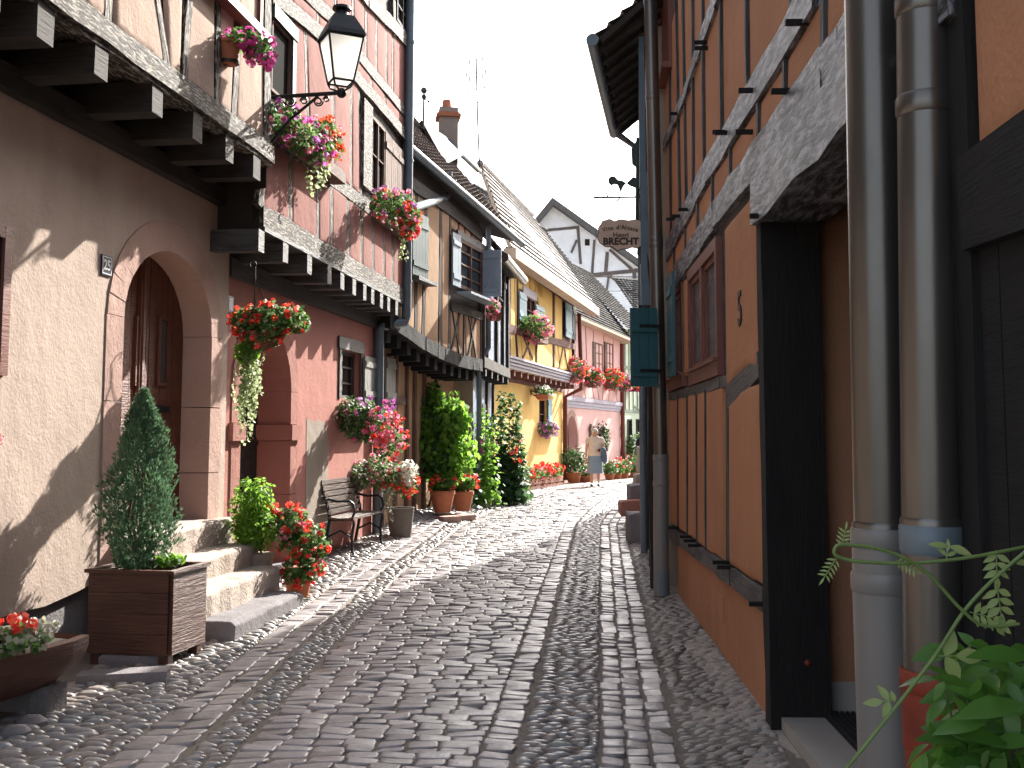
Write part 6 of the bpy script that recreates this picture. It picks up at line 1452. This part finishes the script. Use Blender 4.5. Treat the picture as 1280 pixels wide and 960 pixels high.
def woman():
    Yw=30.2; c=gp(at(744,606,Yw).x,Yw); t=thing('person','white-haired person in cream blouse and blue-grey skirt carrying a denim jacket','person',c)
    P_=lambda x,y,z: (c.x+x,c.y+y,c.z+z)
    v=[P_(0,0,.88),P_(0,0,1.05),P_(0,0,1.22),P_(0,-.01,1.33),P_(0,-.02,1.40),P_(0,-.04,1.47),P_(0,-.04,1.54),
       P_(-.17,0,1.30),P_(-.24,-.01,1.04),P_(-.25,-.06,.80),P_(.17,0,1.30),P_(.25,.0,1.06),P_(.14,-.16,.98),
       P_(-.09,0,.80),P_(-.10,-.06,.46),P_(-.10,-.02,.08),P_(.09,0,.80),P_(.10,.06,.46),P_(.10,.12,.09)]
    e=[(0,1),(1,2),(2,3),(3,4),(4,5),(5,6),(3,7),(7,8),(8,9),(3,10),(10,11),(11,12),(0,13),(13,14),(14,15),(0,16),(16,17),(17,18)]
    r=[(.15,.12),(.14,.11),(.15,.11),(.10,.08),.052,(.075,.085),(.06,.07),.055,.038,.028,.055,.038,.028,.085,.055,.036,.085,.055,.036]
    b=body('body',t,v,e,r,skin)
    m=MB(); m.ball(P_(0,-.022,1.525),.088,.095,.085,14,9); m.ball(P_(0,.02,1.50),.083,.08,.09,12,8); m.build('hair',hairw,t)
    m=MB(); m.ball(P_(0,-.128,1.485),.012,.016,.02,8,5); 
    m.build('nose',skin,t)
    m=MB(); m.ball(P_(-.03,-.112,1.505),.012,.006,.008,8,5); m.build('eye',shoe,t); m=MB(); m.ball(P_(.03,-.112,1.505),.012,.006,.008,8,5); m.build('eye',shoe,t); m=MB(); m.ball(P_(0,-.115,1.445),.022,.008,.006,8,5); m.build('mouth',petR,t)
    m=MB(); ellth(m,c,[(0,0,.84,.20,.15),(0,0,.92,.195,.145),(0,0,1.02,.175,.13),(0,0,1.15,.185,.135),(0,0,1.26,.19,.13),(0,0,1.345,.165,.10),(0,-.01,1.385,.09,.075)],22); 
    tubeb(m,[P_(-.13,0,1.33),P_(-.20,0,1.28),P_(-.235,0,1.19)],[.06,.065,.058]); tubeb(m,[P_(.13,0,1.33),P_(.20,0,1.28),P_(.245,0,1.19)],[.06,.065,.058]); m.build('blouse',blouse,t)
    m=MB(); ellth(m,c,[(0,0,.36,.225,.19),(0,0,.45,.215,.18),(0,0,.65,.205,.165),(0,0,.82,.20,.15),(0,0,.90,.175,.13)],26); m.build('skirt',skirt,t)
    for i in range(0,1):
        m=MB(); ellth(m,V(P_(.235,-.08,0)),[(.03,.0,.62,.02,.04),(.02,0,.70,.07,.07),(0,0,.85,.085,.085),(-.01,0,1.0,.075,.09),(-.02,0,1.07,.05,.07),(-.02,0,1.09,.0,.0)],14); ellth(m,V(P_(.21,-.10,0)),[(.09,0,.70,.03,.03),(.06,0,.85,.06,.06),(.03,0,1.02,.06,.06),(.0,0,1.06,.01,.01)],12); m.build('jacket',jack,t)
    m=MB(); m.ball(P_(.10,-.20,1.0),.045,.03,.04,8,6); m.build('handbag',leath,t)
    for s,hx,hy in ((-1,.10,-.06),(1,.10,.08)):
        m=MB(); m.ball(P_(s*hx,hy-.03,.035),.042,.115,.04,10,6); m.build('shoe',shoe,t)
    # hands with fingers
    for hx,hy,hz,d in ((-.25,-.07,.76,V((0,-.15,-1))),(.12,-.18,.985,V((-1,-.2,-.1)))):
        m=MB(); p=V(P_(hx,hy,hz)); d=d.normalized(); m.tube([p-d*.03,p+d*.02,p+d*.06],[.022,.032,.028],8); sd=d.cross(V((0,1,0.01))).normalized()
        for k in range(4): q=p+d*.06+sd*(k-1.5)*.014; m.tube([q,q+d*(.035+.006*(k in (1,2))),q+d*(.06+.008*(k in (1,2)))+V((0,.012,0))],[.008,.0075,.006],6)
        m.tube([p+sd*.028,p+sd*.045+d*.03,p+sd*.045+d*.055],[.009,.009,.007],6); m.build('hand',skin,t)
woman()
def man():
    Ym=19.8; x=at(815,560,Ym).x; c=V((x,Ym,.12)); t=thing('person','person with reddish hair in a dark navy top, half hidden behind the far drainpipe','person',c)
    P_=lambda x,y,z: (c.x+x,c.y+y,c.z+z)
    v=[P_(0,0,.92),P_(0,0,1.1),P_(0,0,1.3),P_(0,0,1.42),P_(0,-.01,1.49),P_(0,-.02,1.58),P_(0,-.02,1.64),P_(-.19,0,1.38),P_(-.23,0,1.12),P_(-.20,-.14,.95),P_(.19,0,1.38),P_(.23,0,1.12),P_(.2,-.14,.95),P_(-.1,0,.85),P_(-.1,0,.48),P_(-.1,0,.08),P_(.1,0,.85),P_(.1,0,.48),P_(.1,0,.08)]
    e=[(0,1),(1,2),(2,3),(3,4),(4,5),(5,6),(3,7),(7,8),(8,9),(3,10),(10,11),(11,12),(0,13),(13,14),(14,15),(0,16),(16,17),(17,18)]
    body('body',t,v,e,[(.15,.11),(.15,.11),(.17,.12),(.11,.09),.055,(.075,.09),(.06,.07),.06,.045,.033,.06,.045,.033,.09,.06,.04,.09,.06,.04],skin)
    m=MB(); m.ball(P_(0,.0,1.64),.09,.105,.09,12,8); m.build('hair',hairr,t)
    m=MB(); ellth(m,c,[(0,0,.88,.19,.13),(0,0,1.0,.18,.125),(0,0,1.2,.195,.14),(0,0,1.36,.20,.13),(0,0,1.44,.15,.09),(0,0,1.47,.07,.07)],20); tubeb(m,[P_(-.15,0,1.40),P_(-.22,0,1.33),P_(-.245,0,1.12),P_(-.225,-.06,1.04)],[.06,.072,.06,.055]); tubeb(m,[P_(.15,0,1.40),P_(.22,0,1.33),P_(.245,0,1.12),P_(.225,-.06,1.04)],[.06,.072,.06,.055]); m.build('shirt',navy,t)
    m=MB()
    for s in (-1,1): tubeb(m,[P_(s*.08,0,.95),P_(s*.1,0,.5),P_(s*.1,0,.08)],[.12,.08,.07])
    m.build('trousers',white,t)
    for s in (-1,1): m=MB(); m.ball(P_(s*.1,-.05,.04),.045,.13,.04,10,6); m.build('shoe',shoe,t)
man()
# ------------------------------------------------------------------ foreground wisteria
def oval(m,c,d,n,L,W,fold=.25,curl=.15):
    """pointed leaf with midrib fold"""
    w=d.cross(n).normalized(); n=w.cross(d).normalized(); prof=[(0,.0),(.15,.55),(.38,1.),(.62,.85),(.82,.45),(1.,0.)]
    vs=[];
    for t,k in prof:
        p=c+d*L*t-n*L*curl*t*t; vs.append(p)
    l=[];r=[]
    for (t,k) in prof[1:-1]:
        p=c+d*L*t-n*L*curl*t*t; l.append(p+w*W/2*k+n*fold*W/2*k); r.append(p-w*W/2*k+n*fold*W/2*k)
    N0=6; vs+=l+r; fs=[(0,N0,1),(0,1,N0+4)]
    for i in range(3): fs+=[(1+i,N0+i,N0+i+1,2+i),(1+i,2+i,N0+5+i,N0+4+i)]
    fs+=[(4,N0+3,5),(4,5,N0+7)]
    rr=random.random(); m.add(vs,fs,None,rr); m.sm=True
Yw=1.85
t=thing('wisteria','wisteria with long bare green shoots and a leafy clump in the bottom right foreground','climbing plant',at(1240,955,Yw))
m=MB()
def A2(px,py,dY=0.): return at(px,py,Yw+dY)
def smooth(pts,n=8):
    o=[]
    for i in range(len(pts)-1):
        p0=pts[max(0,i-1)];p1=pts[i];p2=pts[i+1];p3=pts[min(len(pts)-1,i+2)]
        for k in range(n):
            t_=k/n; o.append(.5*((2*p1)+(p2-p0)*t_+(2*p0-5*p1+4*p2-p3)*t_*t_+(-p0+3*p1-3*p2+p3)*t_**3))
    return o+[pts[-1]]
s1=smooth([A2(1054,965),A2(1095,915),A2(1165,825),A2(1215,752),A2(1290,683),A2(1400,600,.1)])
s2=smooth([A2(1330,675,.1),A2(1280,684,.02),A2(1210,697),A2(1140,704),A2(1075,702),A2(1048,696),A2(1043,688),A2(1052,681),A2(1090,684)])
s3=smooth([A2(1090,684,-.01),A2(1130,697,-.01),A2(1165,722,-.01),A2(1200,760,-.01),A2(1230,782,-.01),A2(1274,780,-.01)])
m.tube(s1,.0033,8); m.tube(s2,.0031,8); m.tube(s3,.0029,8); m.build('shoot',stem,t)
m=MB()
def spray(p,d,k,L,W,n=None,mm=None,curl=.2):
    """pinnate leaf: k pairs of leaflets"""
    mm=mm or m; d=V(d).normalized(); nn=V((0,-1,.25)).normalized(); w=d.cross(nn).normalized()
    for i in range(k):
        q=p+d*(L*.5*(i+.6))
        for s in (-1,1): oval(mm,q,(d*.55+w*s+nn*random.uniform(-.1,.3)).normalized(),(nn+rdir()*.25).normalized(),L,W,curl=curl)
    oval(mm,p+d*(L*.5*(k+.3)),d,nn,L*1.1,W,curl=curl); mm.tube([p,p+d*(L*.5*(k+.4))],.0012,5)
spray(A2(1046,697),(-.5,0,-.75),5,.015,.004); spray(A2(1052,684),(.25,0,1),4,.014,.004); spray(A2(1120,700),(.9,0,-.5),5,.014,.004)
spray(A2(1183,699),(.15,0,1),1,.02,.008); oval(m,A2(1186,683),V((.95,0,-.3)).normalized(),V((.2,-1,.4)).normalized(),.045,.016); oval(m,A2(1186,683),V((-.7,0,.1)).normalized(),V((0,-1,.4)).normalized(),.035,.012)
spray(A2(1245,688),(.0,0,-1),3,.026,.011); spray(A2(1212,765),(.8,0,-.2),3,.024,.011); spray(A2(1118,875),(-.9,0,-.1),1,.03,.014); oval(m,A2(1118,878),V((-.2,0,.9)).normalized(),V((0,-1,.3)),.02,.01)
spray(A2(1170,820),(.8,0,.0),1,.05,.026); spray(A2(1240,785),(.7,0,.2),2,.02,.01); oval(m,A2(1270,705),V((1,0,.2)).normalized(),V((0,-1,.6)).normalized(),.03,.012)
spray(A2(1246,730),(.1,0,-1),3,.030,.012)
m.build('young_leaves',leafY,t)
m=MB()
cl=[(1180,925,.03),(1215,900,.05),(1245,870,.02),(1200,850,.08),(1270,900,.0),(1240,935,-.02),(1280,850,.06),(1230,830,.12),(1270,820,.1)]
for i in range(250):
    cx,cy,dY=random.choice(cl); px=random.gauss(cx,26);py=random.gauss(cy+10,24)
    if px<1150+max(0,(905-py))*.35 or py<808: continue
    p=A2(px,py,dY+random.uniform(-.08,.12)); d=V((random.uniform(-1,.7),random.uniform(-.5,.3),random.uniform(-.7,.5))).normalized(); nn=(V((0,-.6,.8))+rdir()*.5).normalized(); L=random.uniform(.036,.08); oval(m,p,d,nn,L,L*random.uniform(.38,.5),curl=random.uniform(.05,.3))
for px,py,dx,dz,L in ((1290,822,-1,.1,.11),(1280,880,-1,-.1,.12),(1235,900,-1,-.15,.095),(1200,925,-1,.1,.075),(1260,930,-.9,.25,.10),(1215,860,-.8,.3,.07)):
    oval(m,A2(px,py,-.08),V((dx,-.1,dz)).normalized(),V((0,-.45,.9)).normalized(),L,L*.42,curl=.1)
m.build('foliage',leafW,t)
m=MB()
for k in range(8): m.tube(smooth([A2(1200+k*14,985,.05),A2(1195+k*12,920,.05),A2(1180+k*14,860+k*4,.04)],5),.0025,5)
m.build('stem',stem,t)
# cable strung from the upper window across the street is thin and far
o=MB(); o.tube([at(743,363,56.0),at(770,364,54),at(800,362,51)],.012,5); tag(o.build('overhead_wire',iron),'thin wire strung in front of the white gable','wire')
# ------------------------------------------------------------------ light, world, camera
SUN=V((.50,.95,.68)).normalized(); el=math.asin(SUN.z); az=math.atan2(SUN.x,SUN.y)
w=bpy.data.worlds.new('World'); sc.world=w; w.use_nodes=True; nt=w.node_tree; bg=nt.nodes['Background']
sky=nt.nodes.new('ShaderNodeTexSky'); sky.sky_type='NISHITA'; sky.sun_disc=False; sky.sun_elevation=el; sky.sun_rotation=az; sky.air_density=1.0; sky.dust_density=4.0; sky.ozone_density=1.0
hs=nt.nodes.new('ShaderNodeHueSaturation'); hs.inputs['Saturation'].default_value=.55; nt.links.new(sky.outputs[0],hs.inputs['Color']); nt.links.new(hs.outputs[0],bg.inputs[0]); bg.inputs[1].default_value=.14
l=bpy.data.lights.new('sun','SUN'); l.energy=5.0; l.angle=R(.5); l.color=(1,.955,.88); so=bpy.data.objects.new('sun',l); C.objects.link(so); so.rotation_euler=SUN.to_track_quat('Z','Y').to_euler(); so.location=(5,10,20)
cam=bpy.data.cameras.new('camera'); co=bpy.data.objects.new('camera',cam); C.objects.link(co); co.location=EYE; co.rotation_euler=(R(90)+PITCH,0,0)
cam.sensor_width=36; cam.lens=36*FOC/1280; cam.shift_y=-(480-CY)/1280; cam.clip_start=.05; cam.clip_end=2000; sc.camera=co
sc.view_settings.view_transform='Standard'; sc.view_settings.look='None'; sc.view_settings.gamma=1; sc.view_settings.use_curve_mapping=False; sc.view_settings.exposure=EXPO
sc.render.engine='CYCLES'; sc.cycles.max_bounces=8; sc.cycles.diffuse_bounces=4; sc.cycles.use_denoising=True
